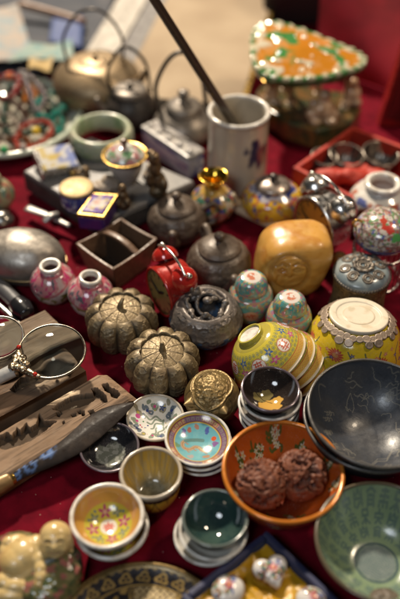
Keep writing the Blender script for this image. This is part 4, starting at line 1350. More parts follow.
# ---- two dark teapots
def build_teapots():
    def pot(px, py, wpx, H, label, sp_ang, seed, hd_ang):
        c = P(px, py, H * 0.45)
        R = wpx / 2 * T(px, py, H * 0.45)
        t = thing('clay_teapot', label, 'teapot', (c.x, c.y, 0.2), (0, 0, 0), 'dark clay teapots')
        def d(th, r, z, s):
            X = np.stack([r * np.cos(th) / 6, r * np.sin(th) / 6, z / 6], 1)
            return r + (ridged(X, 2, seed) - 0.6) * 2.0 * (r > R * 0.6) * (z < H * 0.86) * (z > H * 0.15), z
        m = BROWNPOT()
        lathe('body', [(0.1, 1), (R * 0.55, 0), (R * 0.6, 1), (R * 0.86, H * 0.2), (R, H * 0.48), (R * 0.95, H * 0.68), (R * 0.78, H * 0.86), (R * 0.62, H * 0.92), (R * 0.6, H * 0.93)], m, t, 200, 10, None, d)
        lid = lathe('lid', [(R * 0.64, H * 0.92), (R * 0.67, H * 0.95), (R * 0.62, H * 0.99), (R * 0.52, H * 1.04), (R * 0.3, H * 1.1), (R * 0.12, H * 1.12)], m, t, 120, 8)
        lathe('knob', [(R * 0.13, H * 1.115), (R * 0.10, H * 1.15), (R * 0.17, H * 1.24), (R * 0.15, H * 1.31), (R * 0.06, H * 1.35), (0.1, H * 1.355)], m, lid, 40, 6)
        v = Vector((math.cos(sp_ang), math.sin(sp_ang), 0))
        loft('spout', [v * R * 0.8 + Vector((0, 0, H * 0.35)), v * R * 1.12 + Vector((0, 0, H * 0.44)), v * R * 1.28 + Vector((0, 0, H * 0.68)), v * R * 1.38 + Vector((0, 0, H * 0.9))], [10, 7.5, 5.5, 4.8], [10, 7.5, 5.5, 4.8], m, t, 20, 8)
        v = Vector((math.cos(hd_ang), math.sin(hd_ang), 0))
        loft('handle', [v * R * 0.9 + Vector((0, 0, H * 0.75)), v * R * 1.25 + Vector((0, 0, H * 0.86)), v * R * 1.5 + Vector((0, 0, H * 0.62)), v * R * 1.34 + Vector((0, 0, H * 0.32)), v * R * 0.95 + Vector((0, 0, H * 0.24))], 4.4, 3.4, m, t, 16, 8)
    pot(177, 222, 58, 52, 'squat dark clay teapot with round knob, behind the red alarm clock', -1.65, 4, 0.25)
    pot(219, 264, 64, 54, 'larger squat dark clay teapot with relief, between red clock and ginger jar', -1.25, 14, 1.9)
build_teapots()

# ---- cloisonne vase, yellow teapot, scroll
def build_back_mid():
    c = P(213, 214, 6)
    R = 22.5 * T(213, 188, 30)
    t = thing('cloisonne_vase', 'small cloisonne vase with flared gold mouth and pink flower, below the brush pot', 'vase', (c.x, c.y, 0.2))
    def col(th, r, z, s):
        X = np.stack([np.cos(th) * 4, np.sin(th) * 4, z / 8], 1)
        C = fillc(len(th), (0.46, 0.40, 0.30))
        C = mixc(C, sstep(0.50, 0.54, fbm(X, 2, 3)), (0.03, 0.05, 0.24))
        C = mixc(C, sstep(0.54, 0.58, fbm(X * 1.3 + 9, 2, 13)), (0.50, 0.28, 0.03))
        C = mixc(C, sstep(0.58, 0.62, fbm(X * 1.4 + 19, 2, 23)), (0.30, 0.05, 0.04))
        C = mixc(C, sstep(0.60, 0.64, fbm(X * 1.4 + 29, 2, 33)), (0.05, 0.14, 0.09))
        x = ((th + 1.15 + PI) % (2 * PI) - PI) * R
        C = mixc(C, np.clip((9 - np.hypot(x, z - 18)) / 1.5 + .5, 0, 1), (0.42, 0.14, 0.14))
        C = mixc(C, np.clip((4 - np.hypot(x, z - 18)) / 1.5 + .5, 0, 1), (0.55, 0.32, 0.28))
        return mixc(C, sstep(44, 47, z), (0.50, 0.30, 0.06))
    lathe('body', [(0.1, 1), (R * 0.5, 0), (R * 0.55, 2), (R * 0.85, 12), (R, 26), (R * 0.88, 38), (R * 0.55, 46), (R * 0.4, 50), (R * 0.38, 55)], PORC(), t, 160, 9, col)
    lathe('mouth', [(R * 0.39, 54), (R * 0.42, 60), (R * 0.58, 66), (R * 0.64, 68), (R * 0.6, 69), (R * 0.5, 67), (R * 0.3, 60), (R * 0.26, 50), (0.1, 48)], M('polished_gold', (0.72, 0.44, 0.06), 0.16, 1.0, rvar=0.06), t, 96, 8)

    c = P(272, 202, 22)
    R = 31 * T(272, 196, 26)
    H = 50
    t = thing('enamel_teapot', 'round yellow enamel teapot with blue shoulder and grey lid, beside the brush pot', 'teapot', (c.x, c.y, 0.2))
    def yc(th, r, z, s):
        X = np.stack([r * np.cos(th) / 8, r * np.sin(th) / 8, z / 8], 1)
        C = fillc(len(th), (0.55, 0.33, 0.02))
        n = fbm(X * 1.6, 2, 3)
        C = mixc(C, sstep(0.57, 0.61, n), (0.36, 0.08, 0.04))
        C = mixc(C, sstep(0.66, 0.70, fbm(X * 1.6 + 9, 2, 7)), (0.06, 0.09, 0.26))
        sh = sstep(H * 0.85, H * 0.87, z + 1.5 * np.cos(th * 6))
        C = mixc(C, sh, (0.40, 0.38, 0.42))
        return mixc(C, sh * sstep(0.46, 0.54, fbm(X * 1.2 + 30, 2, 11)), (0.03, 0.04, 0.17))
    lathe('body', [(0.1, 1), (R * 0.55, 0), (R * 0.6, 1.5), (R * 0.9, H * 0.25), (R, H * 0.5), (R * 0.88, H * 0.75), (R * 0.62, H * 0.9), (R * 0.5, H * 0.95)], PORC(), t, 180, 9, yc)
    sv = M('grey_lid_metal', (0.34, 0.29, 0.25), 0.35, 0.7, rvar=0.12, bump=(200, 0.4, 0.8), var=(130, 0.45, 0.7, (0.16, 0.12, 0.10)))
    lid = lathe('lid', [(R * 0.52, H * 0.94), (R * 0.55, H * 0.98), (R * 0.5, H * 1.06), (R * 0.3, H * 1.14), (R * 0.1, H * 1.17)], sv, t, 80, 6)
    lathe('knob', [(R * 0.11, H * 1.16), (R * 0.09, H * 1.2), (R * 0.15, H * 1.26), (R * 0.1, H * 1.33), (0.1, H * 1.35)], M('dark_knob', (0.04, 0.03, 0.026), 0.35, 0.5), lid, 32, 5)
    loft('spout', [(-R * 0.8, -2, H * 0.3), (-R * 1.15, -6, H * 0.5), (-R * 1.3, -8, H * 0.8)], [8, 6, 4.4], [8, 6, 4.4], EARTH(), t, 18, 6, col=lambda V: fillc(len(V), (0.30, 0.24, 0.16)))
    loft('handle', [(R * 0.86, 4, H * 0.74), (R * 1.3, 10, H * 0.85), (R * 1.45, 12, H * 0.5), (R * 0.98, 6, H * 0.25)], 3.6, 3.0, EARTH(), t, 14, 8, col=lambda V: fillc(len(V), (0.42, 0.26, 0.04)))

    a, e = P(233, 206, 16), P(284, 230, 12)
    b = (a + e) / 2
    b.z = 0
    t = thing('scroll', 'thin rolled cream scroll with red end on the cloth before the yellow teapot', 'scroll', b)
    loft('roll', [a.lerp(e, 0.06) - b, a.lerp(e, 0.5) - b, e - b], 7, 7, M('cream_paper', (0.46, 0.36, 0.24), 0.6, bump=(200, 0.3, 0.6)), t, 20)
    loft('end_cap', [a - b, a.lerp(e, 0.055) - b], 6.4, 6.4, M('red_cap', (0.45, 0.02, 0.04), 0.4), t, 20, 2)
build_back_mid()

# ---- alarm clocks
def clock(label, loc, ang, R, dep, body, face, bellm, tilt=0.0, bell_r=15, marks=True):
    t = thing('alarm_clock', label, 'alarm clock', loc, (tilt, 0, ang))
    cz = R + 6
    # case: lathe along local -Y
    rot = (PI / 2, 0, 0)       # local z -> -y
    lathe('case', [(0.1, -dep), (R * 0.8, -dep), (R * 0.95, -dep * 0.9), (R, -dep * 0.7), (R * 1.0, -2), (R * 1.02, 1), (R * 0.97, 3), (R * 0.9, 2)], body, t, 120, 7, loc=(0, 0, cz), rot=rot)
    def fc(th, r, z, s):
        C = fillc(len(th), face)
        n = fbm(np.stack([r * np.cos(th) / 12, r * np.sin(th) / 12, 0 * z], 1), 3, 4)
        C = mixc(C, sstep(0.4, 0.65, n) * 0.5, tuple(v * 0.55 for v in face))
        a = (th * 6 / PI) % 1.0
        a = np.minimum(a, 1 - a) * r * PI / 6
        C = mixc(C, (r > R * 0.66) * (r < R * 0.82) * np.clip((1.3 - a) / 0.6 + .5, 0, 1), (0.03, 0.022, 0.015))
        return mixc(C, np.clip((0.7 - np.abs(r - R * 0.85)) / 0.5 + .5, 0, 1), (0.03, 0.022, 0.015))
    dial = lathe('dial', [(R * 0.92, 1.2), (R * 0.6, 1.3), (0.1, 1.3)], M('aged_paper_dial', attr=True, rough=0.4, coat=0.6), t, 160, 14, fc, loc=(0, 0, cz), rot=rot)
    blk = M('black_hand', (0.01, 0.01, 0.01), 0.4)
    for a, L, wd in ((0.9, R * 0.5, 1.5), (-1.2, R * 0.72, 1.0)):
        loft('hand', [(0, 0, 2.4), (L * math.sin(a) * 0.6, L * math.cos(a) * 0.6, 2.4), (L * math.sin(a), L * math.cos(a), 2.4)], [wd, wd * 1.4, 0.4], 0.5, blk, dial, 8, 2, (0, 0, 1))
    for s in (-1, 1):
        ax = Vector((s * 0.62, 0.1, 0.78)).normalized()
        bp = Vector((0, dep * 0.45, cz)) + ax * (R + 3)
        bell = lathe('bell', [(bell_r * 1.02, 0), (bell_r * 1.04, 1.5), (bell_r * 0.96, bell_r * 0.45), (bell_r * 0.7, bell_r * 0.8), (bell_r * 0.3, bell_r * 0.98), (0.1, bell_r)], bellm, t, 72, 7, loc=bp, rot=aim(ax))
        lathe('bell_nut', [(3, 0), (3.4, 2), (2.4, 4.5), (0.1, 5.5)], CHROME(), bell, 24, 4, loc=(0, 0, bell_r - 0.4))
        loft('bell_post', [Vector((0, dep * 0.45, cz)) + ax * (R - 2), bp + ax * 6], 2.4, 2.4, CHROME(), t, 10, 2)
        lathe('foot', [(0.1, -6), (2.6, -6), (3.4, -3), (2.6, 3), (2.2, 6)], bellm, t, 20, 4, loc=(s * R * 0.6, dep * 0.5, 6.2))
    h = [Vector((0, dep * 0.45, cz)) + Vector((math.sin(a) * (R + bell_r + 4), 0, math.cos(a) * (R + bell_r + 6))) for a in np.linspace(-0.66, 0.66, 7)]
    loft('handle', h, 1.7, 1.7, CHROME(), t, 12, 5)
    return t

def build_clocks():
    a = -1.03
    c = P(152, 306, 22)
    clock('red alarm clock with two red bells and yellowed dial, left of the dark teapots', (c.x + 10, c.y + 8, 0), a, 31, 36,
          M('chipped_red_paint', (0.36, 0.018, 0.012), 0.25, 0.1, coat=0.5, rvar=0.1, var=(130, 0.62, 0.72, (0.10, 0.03, 0.02))), (0.30, 0.22, 0.07), M('red_paint_bell', (0.42, 0.02, 0.014), 0.18, 0.1, coat=0.6, rvar=0.08), bell_r=15)
    c = P(309, 262, 0)
    clock('silver alarm clock with two chrome bells and amber dial, beside the yellow stone seal', (c.x + 4, c.y + 20, 0), -1.0, 38, 34,
          CHROME(), (0.38, 0.19, 0.03), CHROME(), bell_r=18)
build_clocks()

# ---- yellow stone seal with a carved face
def build_seal():
    c = P(291, 268, 30)
    t_ = T(291, 262, 30)
    b = Vector((c.x, c.y, 0))
    m = M('yellow_soapstone', attr=True, rough=0.34, coat=0.18, sss=0.08, rvar=0.08, bump=(200, 0.15, 0.5))
    cam_dir = (Vector((0, 0, CAM_H)) - Vector((c.x, c.y, 40))).normalized()
    W, Hh = 38 * t_, 38 * t_
    ux = Vector((1, 0, 0))
    fo = Vector((-10, -34, 52))     # face centre
    fn = Vector((-0.10, -0.80, 0.60)).normalized()
    fx = Vector((0, 0, 1)).cross(fn).normalized()
    fy = fn.cross(fx)
    def fuv(V):
        q = V - np.array(fo)
        return q @ np.array(fx), q @ np.array(fy)
    def relief(x, y):
        d = np.hypot(x, y * 1.05)
        g = -2.6 * np.exp(-((d - 20) / 2.2) ** 2)
        def g2(pts, wd, dp):
            return dp * np.exp(-(stroke_d(x, y, pts) / wd) ** 2)
        for s in (-1, 1):
            g = g + g2([(s * 3, 8), (s * 8, 11), (s * 14, 8)], 1.5, -2.0)
            g = g + g2([(s * 4, 3), (s * 8, 5), (s * 12, 3), (s * 8, 1.5), (s * 4, 3)], 1.2, -1.8)
        g = g + g2([(0, 9), (0, -2)], 2.2, 2.2) + g2([(-4, -3), (0, -5), (4, -3)], 1.3, -1.6)
        g = g + g2([(-8, -9), (0, -12), (8, -9)], 1.5, -2.0) + g2([(-4, -15), (4, -15)], 1.3, -1.2)
        g = g + g2([(-12, -4), (-14, -10)], 1.4, -1.2) + g2([(12, -4), (14, -10)], 1.4, -1.2)
        return g
    def dsp(V, N):
        x, y = fuv(V)
        front = sstep(-0.05, 0.35, N @ np.array(fn))
        return relief(x / 1.12, y / 1.12) * front + (fbm(V / 18, 2, 4) - 0.5) * 2.0
    def col(V):
        x, y = fuv(V)
        C = fillc(len(V), (0.52, 0.27, 0.058))
        n = fbm(V / np.array([34, 34, 9]) + (fbm(V / 25, 2, 9) * 1.5)[:, None], 4, 6)
        C = mixc(C, sstep(0.42, 0.62, n) * 0.75, (0.40, 0.165, 0.022))
        C = mixc(C, sstep(0.55, 0.75, fbm(V / 14, 3, 26)) * 0.5, (0.56, 0.34, 0.10))
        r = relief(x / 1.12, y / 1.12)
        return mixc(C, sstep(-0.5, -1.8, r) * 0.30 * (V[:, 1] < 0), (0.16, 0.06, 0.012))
    nu, nv = 320, 200
    th = np.tile(np.arange(nu) * 2 * PI / nu, nv)
    ph = np.repeat(np.linspace(-PI / 2, PI / 2, nv), nu)
    pw = lambda v, e: np.sign(v) * np.abs(v) ** e
    V = np.stack([42 * pw(np.cos(ph), 0.6) * pw(np.cos(th), 0.6), 38 * pw(np.cos(ph), 0.6) * pw(np.sin(th), 0.6), 42 + 42 * pw(np.sin(ph), 0.6)], 1)
    V[:, 0] *= 1.0 + 0.10 * (V[:, 2] / 78 - 0.5)
    V[:, 0] += 0.16 * (V[:, 2] - 39)
    V = V + np.array([0, 2, 0])
    Q = V - np.array([0, 2, 39])
    N = Q / np.array([46.0, 38, 39]) ** 2
    N /= np.linalg.norm(N, axis=1)[:, None]
    V = V + N * dsp(V, N)[:, None]
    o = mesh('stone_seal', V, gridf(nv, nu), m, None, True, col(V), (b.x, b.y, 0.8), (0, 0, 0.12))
    tag(o, 'big rounded yellow soapstone seal carved with a round face', 'seal')
    c = P(338, 268, 8)
    s = sphere('wooden_ball', 10.5, M('honey_wood', (0.46, 0.20, 0.045), 0.28, coat=0.3, var=(90, 0.4, 0.7, (0.36, 0.14, 0.03))), None, (c.x, c.y, 22), 40)
    tag(s, 'small honey coloured ball between the yellow seal and the round brass box', 'ball')
build_seal()

# ---- round brass box with a jade lid
def build_jadebox():
    H = 62
    c = P(363, 268, H)
    R = 27.5 * T(363, 268, H)
    t = thing('brass_box', 'round brass box with pale blue lid under dark filigree, behind the big yellow bowl', 'box', (c.x, c.y, 0.2))
    def d(th, r, z, s):
        X = np.stack([r * np.cos(th) / 4, r * np.sin(th) / 4, z / 4], 1)
        return r + (ridged(X, 2, 3) - 0.6) * 1.4 * (z < H * 0.9), z
    def cc(th, r, z, s):
        X = np.stack([r * np.cos(th) / 4, r * np.sin(th) / 4, z / 4], 1)
        n = ridged(X, 2, 3)
        C = mixc(fillc(len(th), (0.16, 0.115, 0.055)), sstep(0.65, 0.9, n) * 0.7, (0.30, 0.22, 0.11))
        return mixc(C, sstep(0.45, 0.25, n) * 0.7, (0.05, 0.04, 0.025))
    lathe('body', [(0.1, 1), (R * 0.96, 0), (R * 0.99, 1), (R * 0.97, H * 0.3), (R * 0.97, H * 0.6), (R * 1.0, H * 0.74), (R * 1.04, H * 0.80), (R * 1.04, H * 0.84)], PATINA(), t, 200, 12, cc, d)
    def lc(th, r, z, s):
        X = np.stack([r * np.cos(th) / 14, r * np.sin(th) / 14, z / 14], 1)
        C = mixc(fillc(len(th), (0.15, 0.19, 0.21)), sstep(0.45, 0.65, fbm(X, 3, 5)), (0.22, 0.25, 0.25))
        return C
    lathe('lid', [(R * 1.0, H * 0.83), (R * 1.02, H * 0.88), (R * 0.95, H * 0.95), (R * 0.75, H * 1.01), (R * 0.4, H * 1.045), (0.1, H * 1.05)], M('blue_grey_stone', attr=True, rough=0.3, coat=0.3, rvar=0.1), t, 140, 9, lc)
    fg = M('black_filigree', (0.10, 0.085, 0.07), 0.45, 0.5, rvar=0.1, var=(300, 0.4, 0.7, (0.19, 0.16, 0.125)))
    lz = lambda q: H * (1.05 - 0.055 * (q / (R * 0.75)) ** 2) + 0.5
    def curl(cx, cy, r, nm):
        pts = []
        for k in range(22):
            a = k / 21 * 4.2 * PI
            rr = r * (1 - 0.7 * k / 21)
            x, y = cx + rr * math.cos(a), cy + rr * math.sin(a)
            pts.append((x, y, lz(math.hypot(x, y)) + 0.4))
        return loft(nm, pts, 1.25, 1.25, fg, t, 10, 3)
    lathe('filigree_ring', [(R * 0.33 + 2.4 * math.cos(a), lz(R * 0.33) + 1.6 + 1.8 * math.sin(a)) for a in np.linspace(0, 2 * PI, 11)[:-1]], fg, t, 64, 0, None, lambda th, r, z, s: (r * (1 + 0.07 * np.cos(9 * th)), z + 0.5 * np.cos(9 * th)), closed=True)
    curl(0, 0, R * 0.26, 'filigree_curl')
    for k in range(4):
        a = 0.5 + k * PI / 2
        for s in (-0.24, 0.24):
            curl(R * 0.66 * math.cos(a + s * 1.5), R * 0.66 * math.sin(a + s * 1.5), R * 0.22, 'filigree_curl')
    lathe('beaded_rim', [(R * 1.0 + 2.0 * math.cos(a), H * 0.86 + 2.0 * math.sin(a)) for a in np.linspace(0, 2 * PI, 11)[:-1]], fg, t, 240, 0, None, lambda th, r, z, s: (r + 0.7 * np.cos(th * 60), z), closed=True)
build_jadebox()

# ================================================================== FRONT: mould boards, chisel, magnifiers
def build_boards():
    def board(label, cen_r, cen_l, wpx, zt, thick, carve, seed, chamf=0.0, base=(0.21, 0.145, 0.095), name='mould_board', skew=0.0):
        """board whose right end midpoint and far end midpoint are photograph points on its top face"""
        a, e = P(*cen_r, zt), P(*cen_l, zt)
        d = (e - a)
        L = d.length
        ang = math.atan2(d.y, d.x)
        W = wpx
        nx, ny = 380, 110
        u, v = np.meshgrid(np.linspace(0, 1, nx), np.linspace(-1, 1, ny), indexing='ij')
        x, y = u * L, v * W / 2
        # the end is a little askew and worn
        x = x + (1 - u) * (y * skew)
        X, Y = x.ravel(), y.ravel()
        z = np.full(len(X), float(thick))
        edge = np.minimum(np.minimum(X - X.min() * 0 - (y * skew).ravel(), 1e9), (W / 2 - np.abs(Y)))
        z -= 2.2 * np.exp(-np.maximum(edge, 0) / 1.6)
        if chamf:
            z -= np.clip((chamf - (X - (y * skew).ravel())) / chamf, 0, 1) * 9
        z += (fbm(np.stack([X / 70, Y / 9, 0 * X], 1), 3, seed) - 0.5) * 1.1 + (fbm(np.stack([X / 6, Y / 3, 0 * X], 1), 3, seed + 3) - 0.5) * 0.35
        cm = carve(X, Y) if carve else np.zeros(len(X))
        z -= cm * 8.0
        top = np.stack([X, Y, z], 1)
        idx = np.arange(nx * ny).reshape(nx, ny)
        F = np.stack([idx[:-1, :-1], idx[1:, :-1], idx[1:, 1:], idx[:-1, 1:]], -1).reshape(-1, 4)
        per = np.concatenate([idx[0, :], idx[1:, -1], idx[-1, -2::-1], idx[-2:0:-1, 0]])
        k = len(per)
        sk = []
        for f in (0.75, 0.4, 0.0):
            s = top[per].copy()
            s[:, 2] = s[:, 2] * f
            sk.append(s)
        V = np.vstack([top] + sk)
        n0 = nx * ny
        rows = [per] + [n0 + q * k + np.arange(k) for q in range(3)]
        FF = [F]
        for q in range(3):
            r0, r1 = rows[q], rows[q + 1]
            FF.append(np.stack([r0, r1, np.roll(r1, -1), np.roll(r0, -1)], -1))
        Fq = np.vstack(FF)
        p = V / np.array([55.0, 5.0, 6.0])
        g = fbm(p, 4, seed + 5)
        C = mixc(fillc(len(V), base), sstep(0.42, 0.66, g), tuple(c * 0.70 for c in base))
        C = mixc(C, sstep(0.52, 0.7, fbm(V / 22, 3, seed + 8)) * 0.45, (0.29, 0.20, 0.13))
        C = mixc(C, sstep(0.58, 0.66, fbm(V / np.array([40, 1.6, 3]), 3, seed + 12)) * 0.6, (0.06, 0.04, 0.028))
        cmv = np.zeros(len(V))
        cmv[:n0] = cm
        C = mixc(C, sstep(0.2, 0.9, cmv) * 0.85, (0.050, 0.034, 0.022))  # shade of the hollows painted into the carved floors
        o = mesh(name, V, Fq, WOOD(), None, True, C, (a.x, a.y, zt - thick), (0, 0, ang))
        o.cycles.is_caustics_receiver = True
        return tag(o, label, 'mould board', 'carved wooden mould boards')
    def local(px, py, zt, a, ang):
        p = P(px, py, zt) - a
        return (p.x * math.cos(ang) + p.y * math.sin(ang), -p.x * math.sin(ang) + p.y * math.cos(ang))
    def poly_carver(polys, cen_r, cen_l, zt):
        a, e = P(*cen_r, zt), P(*cen_l, zt)
        ang = math.atan2((e - a).y, (e - a).x)
        pl = [[local(x, y, zt, a, ang) for x, y in q] for q in polys]
        def f(X, Y):
            m = np.zeros(len(X))
            wx = X + (fbm(np.stack([X / 3, Y / 3, 0 * X], 1), 2, 6) - 0.5) * 1.6
            wy = Y + (fbm(np.stack([X / 3 + 9, Y / 3, 0 * X], 1), 2, 6) - 0.5) * 1.6
            for q in pl:
                d = stroke_d(wx, wy, q + q[:1])
                ins = np.zeros(len(X), bool)
                for (x0, y0), (x1, y1) in zip(q, q[1:] + q[:1]):
                    c = (y0 > wy) != (y1 > wy)
                    ins ^= c & (wx < (x1 - x0) * (wy - y0) / (y1 - y0 + 1e-9) + x0)
                sd = np.where(ins, -d, d)
                m = np.maximum(m, sstep(0.45, -0.55, sd))
            return m
        return f
    # nearest, long board with two fish and a squiggle
    cr_, cl_ = (122, 381), (-22, 468)
    fish = [[(-4, 437), (7, 432), (12, 436), (17, 427), (20, 431), (26, 423), (30, 428), (36, 424), (39, 413), (43, 421), (57, 421), (48, 428), (42, 433), (30, 441), (20, 445), (12, 448), (5, 450), (-4, 447)],
            [(52, 409), (58, 404), (66, 399), (76, 395), (86, 393.5), (93, 393), (91, 388), (97, 388), (101, 391), (106, 396), (107, 402), (103, 403), (100, 399), (96, 399), (88, 404), (80, 407), (70, 409), (60, 411)],
            [(102, 385), (107, 383), (110, 387), (113, 389), (118, 390), (120, 395), (117, 398), (112, 397), (110, 393), (105, 391)],
            [(56, 412), (60, 411), (62, 414), (59, 417), (56, 415)], [(71, 414), (75, 413), (76, 416), (72, 417)], [(77, 411), (80, 410), (81, 414), (79, 414)], [(81, 411), (84, 411), (85, 415), (82, 416)],
            [(88, 411), (93, 410), (95, 413), (91, 416)], [(62, 422), (64, 421), (65, 423), (63, 424)]]
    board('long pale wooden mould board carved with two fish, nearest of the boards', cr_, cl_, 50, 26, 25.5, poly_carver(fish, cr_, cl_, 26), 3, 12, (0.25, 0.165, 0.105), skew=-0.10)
    # middle lower board, with a fish tail shape
    cr_, cl_ = (73, 358), (-30, 412)
    tail = [[(10, 390), (15, 384), (20, 378), (28, 377), (36, 374), (42, 369), (41, 375), (36, 381), (30, 384), (22, 388), (15, 392)], [(44, 378), (48, 373), (56, 371), (62, 366), (60, 373), (54, 377), (49, 380)]]
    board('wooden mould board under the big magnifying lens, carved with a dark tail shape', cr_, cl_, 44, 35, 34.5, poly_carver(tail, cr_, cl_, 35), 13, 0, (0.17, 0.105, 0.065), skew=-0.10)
    board('plain upper wooden board behind the big magnifying lens', (69, 331), (-40, 380), 31, 41, 40.5, None, 23, 0, (0.20, 0.135, 0.088), skew=-0.08)
    board('plain grey brown wooden board, farthest of the boards, below the small jars', (52, 316), (-40, 360), 30, 31, 30.5, None, 33, 0, (0.23, 0.165, 0.115), skew=-0.08)
build_boards()

def build_chisel():
    z = 17.0
    pts = [(134, 403), (122, 409), (108, 417), (92, 428), (72, 444), (48, 459), (26, 470), (13, 477)]
    ws = [1.0, 8.0, 13.0, 15.5, 14.5, 10.5, 7.5, 6.5]
    w3 = [P(x, y, z + 13 * (1 - i / 7.0)) for i, (x, y) in enumerate(pts)]
    b = w3[4].copy()
    b.z = 0
    t = thing('carving_tool', 'flat dark brown blade with blue floral patch and brass handle, along the nearest board', 'tool', b)
    def col(V):
        C = fillc(len(V), (0.017, 0.012, 0.010))
        C = mixc(C, sstep(0.5, 0.7, fbm(V / 9, 4, 3)) * 0.7, (0.040, 0.028, 0.021))
        p0 = np.array(P(47, 456, z) - b)
        d = V - p0
        n = ridged(V / 4.2, 2, 5)
        p1 = np.array(P(30, 469, z) - b)
        p2 = np.array(P(16, 477, z) - b)
        for pp, rr in ((p0, 11), (p1, 9), (p2, 7)):
            dd = np.hypot(V[:, 0] - pp[0], V[:, 1] - pp[1])
            C = mixc(C, sstep(rr, rr * 0.7, dd) * sstep(0.60, 0.74, n) * 0.95, (0.09, 0.16, 0.34))
        return C
    loft('blade', [p - b for p in w3], ws, [1.0, 2.6, 3.6, 4.4, 5, 6, 6.2, 6], M('dark_blade', attr=True, rough=0.5, spec=0.2, rvar=0.14, bump=(260, 0.4, 0.6)), t, 28, 9, col=col, power=1.5)
    h0 = P(14, 476.5, z)
    h1 = P(-16, 493, z)
    loft('ferrule', [h0 - b, h0.lerp(h1, 0.15) - b], [6.8, 7.0], [6.8, 7.0], GOLD(), t, 24, 3)
    loft('handle', [h0.lerp(h1, 0.13) - b, h0.lerp(h1, 0.5) - b, h1 - b], [8, 9, 9], [8, 9, 9], M('brass_wood_handle', (0.30, 0.19, 0.08), 0.4, 0.3, rvar=0.1, var=(90, 0.4, 0.7, (0.18, 0.10, 0.04))), t, 24, 4)
build_chisel()

def build_magnifiers():
    gl = M('clear_lens_glass', (0.84, 0.96, 1.0), 0.0, trans=1.0, ior=1.5, spec=0.5)
    mop = M('mother_of_pearl', (0.48, 0.45, 0.42), 0.2, coat=0.6, var=(70, 0.4, 0.65, (0.30, 0.31, 0.31)), bump=(120, 0.2, 0.6))
    sv = M('carved_silver_gilt', (0.40, 0.32, 0.22), 0.3, 0.9, rvar=0.12, var=(260, 0.42, 0.66, (0.13, 0.09, 0.05)), bump=(240, 0.6, 1))
    coral = M('red_coral_bead', (0.45, 0.02, 0.01), 0.2, coat=0.4)
    def lens(cen, R, nrm, z, label, handle_to, ornate):
        c = P(*cen, z)
        t = thing('magnifying_glass', label, 'magnifying glass', c, aim(nrm))
        Mi = (Euler(aim(nrm)).to_matrix()).inverted()
        prof = [(0.05, -4.2), (R * 0.5, -3.4), (R * 0.85, -1.8), (R * 0.985, -0.9), (R, 0), (R * 0.985, 0.9), (R * 0.85, 1.8), (R * 0.5, 3.4), (0.05, 4.2)]
        lathe('lens', prof, gl, t, 128, 6).cycles.is_caustics_caster = True
        # band round the rim
        lathe('lens_band', [(R + 0.35, -1.8), (R + 1.7, -1.8), (R + 2.2, 0), (R + 1.7, 1.8), (R + 0.35, 1.8)], M('lens_band_metal', (0.36, 0.32, 0.26), 0.25, 0.9, rvar=0.1), t, 128, 0, closed=True)
        h = Mi @ (P(*handle_to, z - 6) - c)
        hd = h.normalized()
        sd = Vector((-hd.y, hd.x, 0)).normalized()
        e = hd * (R + 1)
        if ornate:
            # crescent bracket hugging the rim
            n = 15
            a0 = math.atan2(hd.y, hd.x)
            cres = [Vector(((R + 0.6) * math.cos(a0 + q), (R + 0.6) * math.sin(a0 + q), 0)) for q in np.linspace(-0.78, 0.78, n)]
            wd = [1.6 + 4.6 * math.cos(q / 0.78 * PI / 2) for q in np.linspace(-0.78, 0.78, n)]
            loft('bracket', cres, wd, [3.0] * n, sv, t, 18, 3)
            def bl(s, o, r):
                p = e + hd * s + sd * o
                return ((p.x, p.y, 3.0), r)
            melt('rosette', [bl(0, 0, (6, 6, 4)), bl(5, 4, (4, 4, 3.4)), bl(5, -4, (4, 4, 3.4)), bl(-4, 5, (4, 4, 3.4)), bl(-4, -5, (4, 4, 3.4)), bl(2, 9, (3.4, 3.4, 3)), bl(2, -9, (3.4, 3.4, 3)), bl(0, 0, (3, 3, 6.4)), bl(9, 0, (5, 5, 4))], sv, t, 0.8, 2,
                 disp=lambda V, N: (ridged(V / 3, 2, 3) - 0.6) * 1.6)
            for q in (-0.62, 0.62):
                p = Vector(((R + 1) * math.cos(a0 + q), (R + 1) * math.sin(a0 + q), 3.0))
                sphere('coral_bead', 2.4, coral, t, p, 18)
        k = h.length
        f = hd * (R + 8)
        loft('handle', [f, hd * (R + 18), hd * (k * 0.7), h, hd * (k + 30)], [5.0, 6.2, 7.4, 7, 6.5], [5.0, 6.2, 7.0, 7, 6.5], mop, t, 24, 6)
        lathe('collar', [(5.5, -2), (7.2, -1.5), (7.4, 1.5), (5.5, 2)], sv, t, 32, 4, loc=f + hd * 1.5, rot=aim(hd))
    lens((52, 351), 33.5, (0.03, -0.10, 0.99), 58, 'large magnifying glass with ornate silver bracket and two red coral beads, on the boards', (-2, 378), True)
    lens((-3, 338), 27, (0.02, -0.13, 0.99), 56, 'second magnifying glass with plain metal rim, cut by the left edge', (-60, 352), False)
build_magnifiers()

# ================================================================== FRONT: bowls and cups
def ground(px, py, H):
    p = P(px, py, H)
    return (p.x, p.y, 0.2)

# -------- painted motifs shared by the porcelain
def key_band(C, th, q, q0, q1, n, c1, c2):
    m = (q > q0) & (q < q1)
    C = mixc(C, m * 1.0, c1)
    u = (th * n / (2 * PI)) % 1.0
    v = (q - q0) / (q1 - q0)
    box = (np.abs(u - 0.5) < 0.36) & (np.abs(v - 0.5) < 0.34) & ~((np.abs(u - 0.5) < 0.18) & (np.abs(v - 0.42) < 0.16))
    return mixc(C, (m & box) * 0.9, c2)

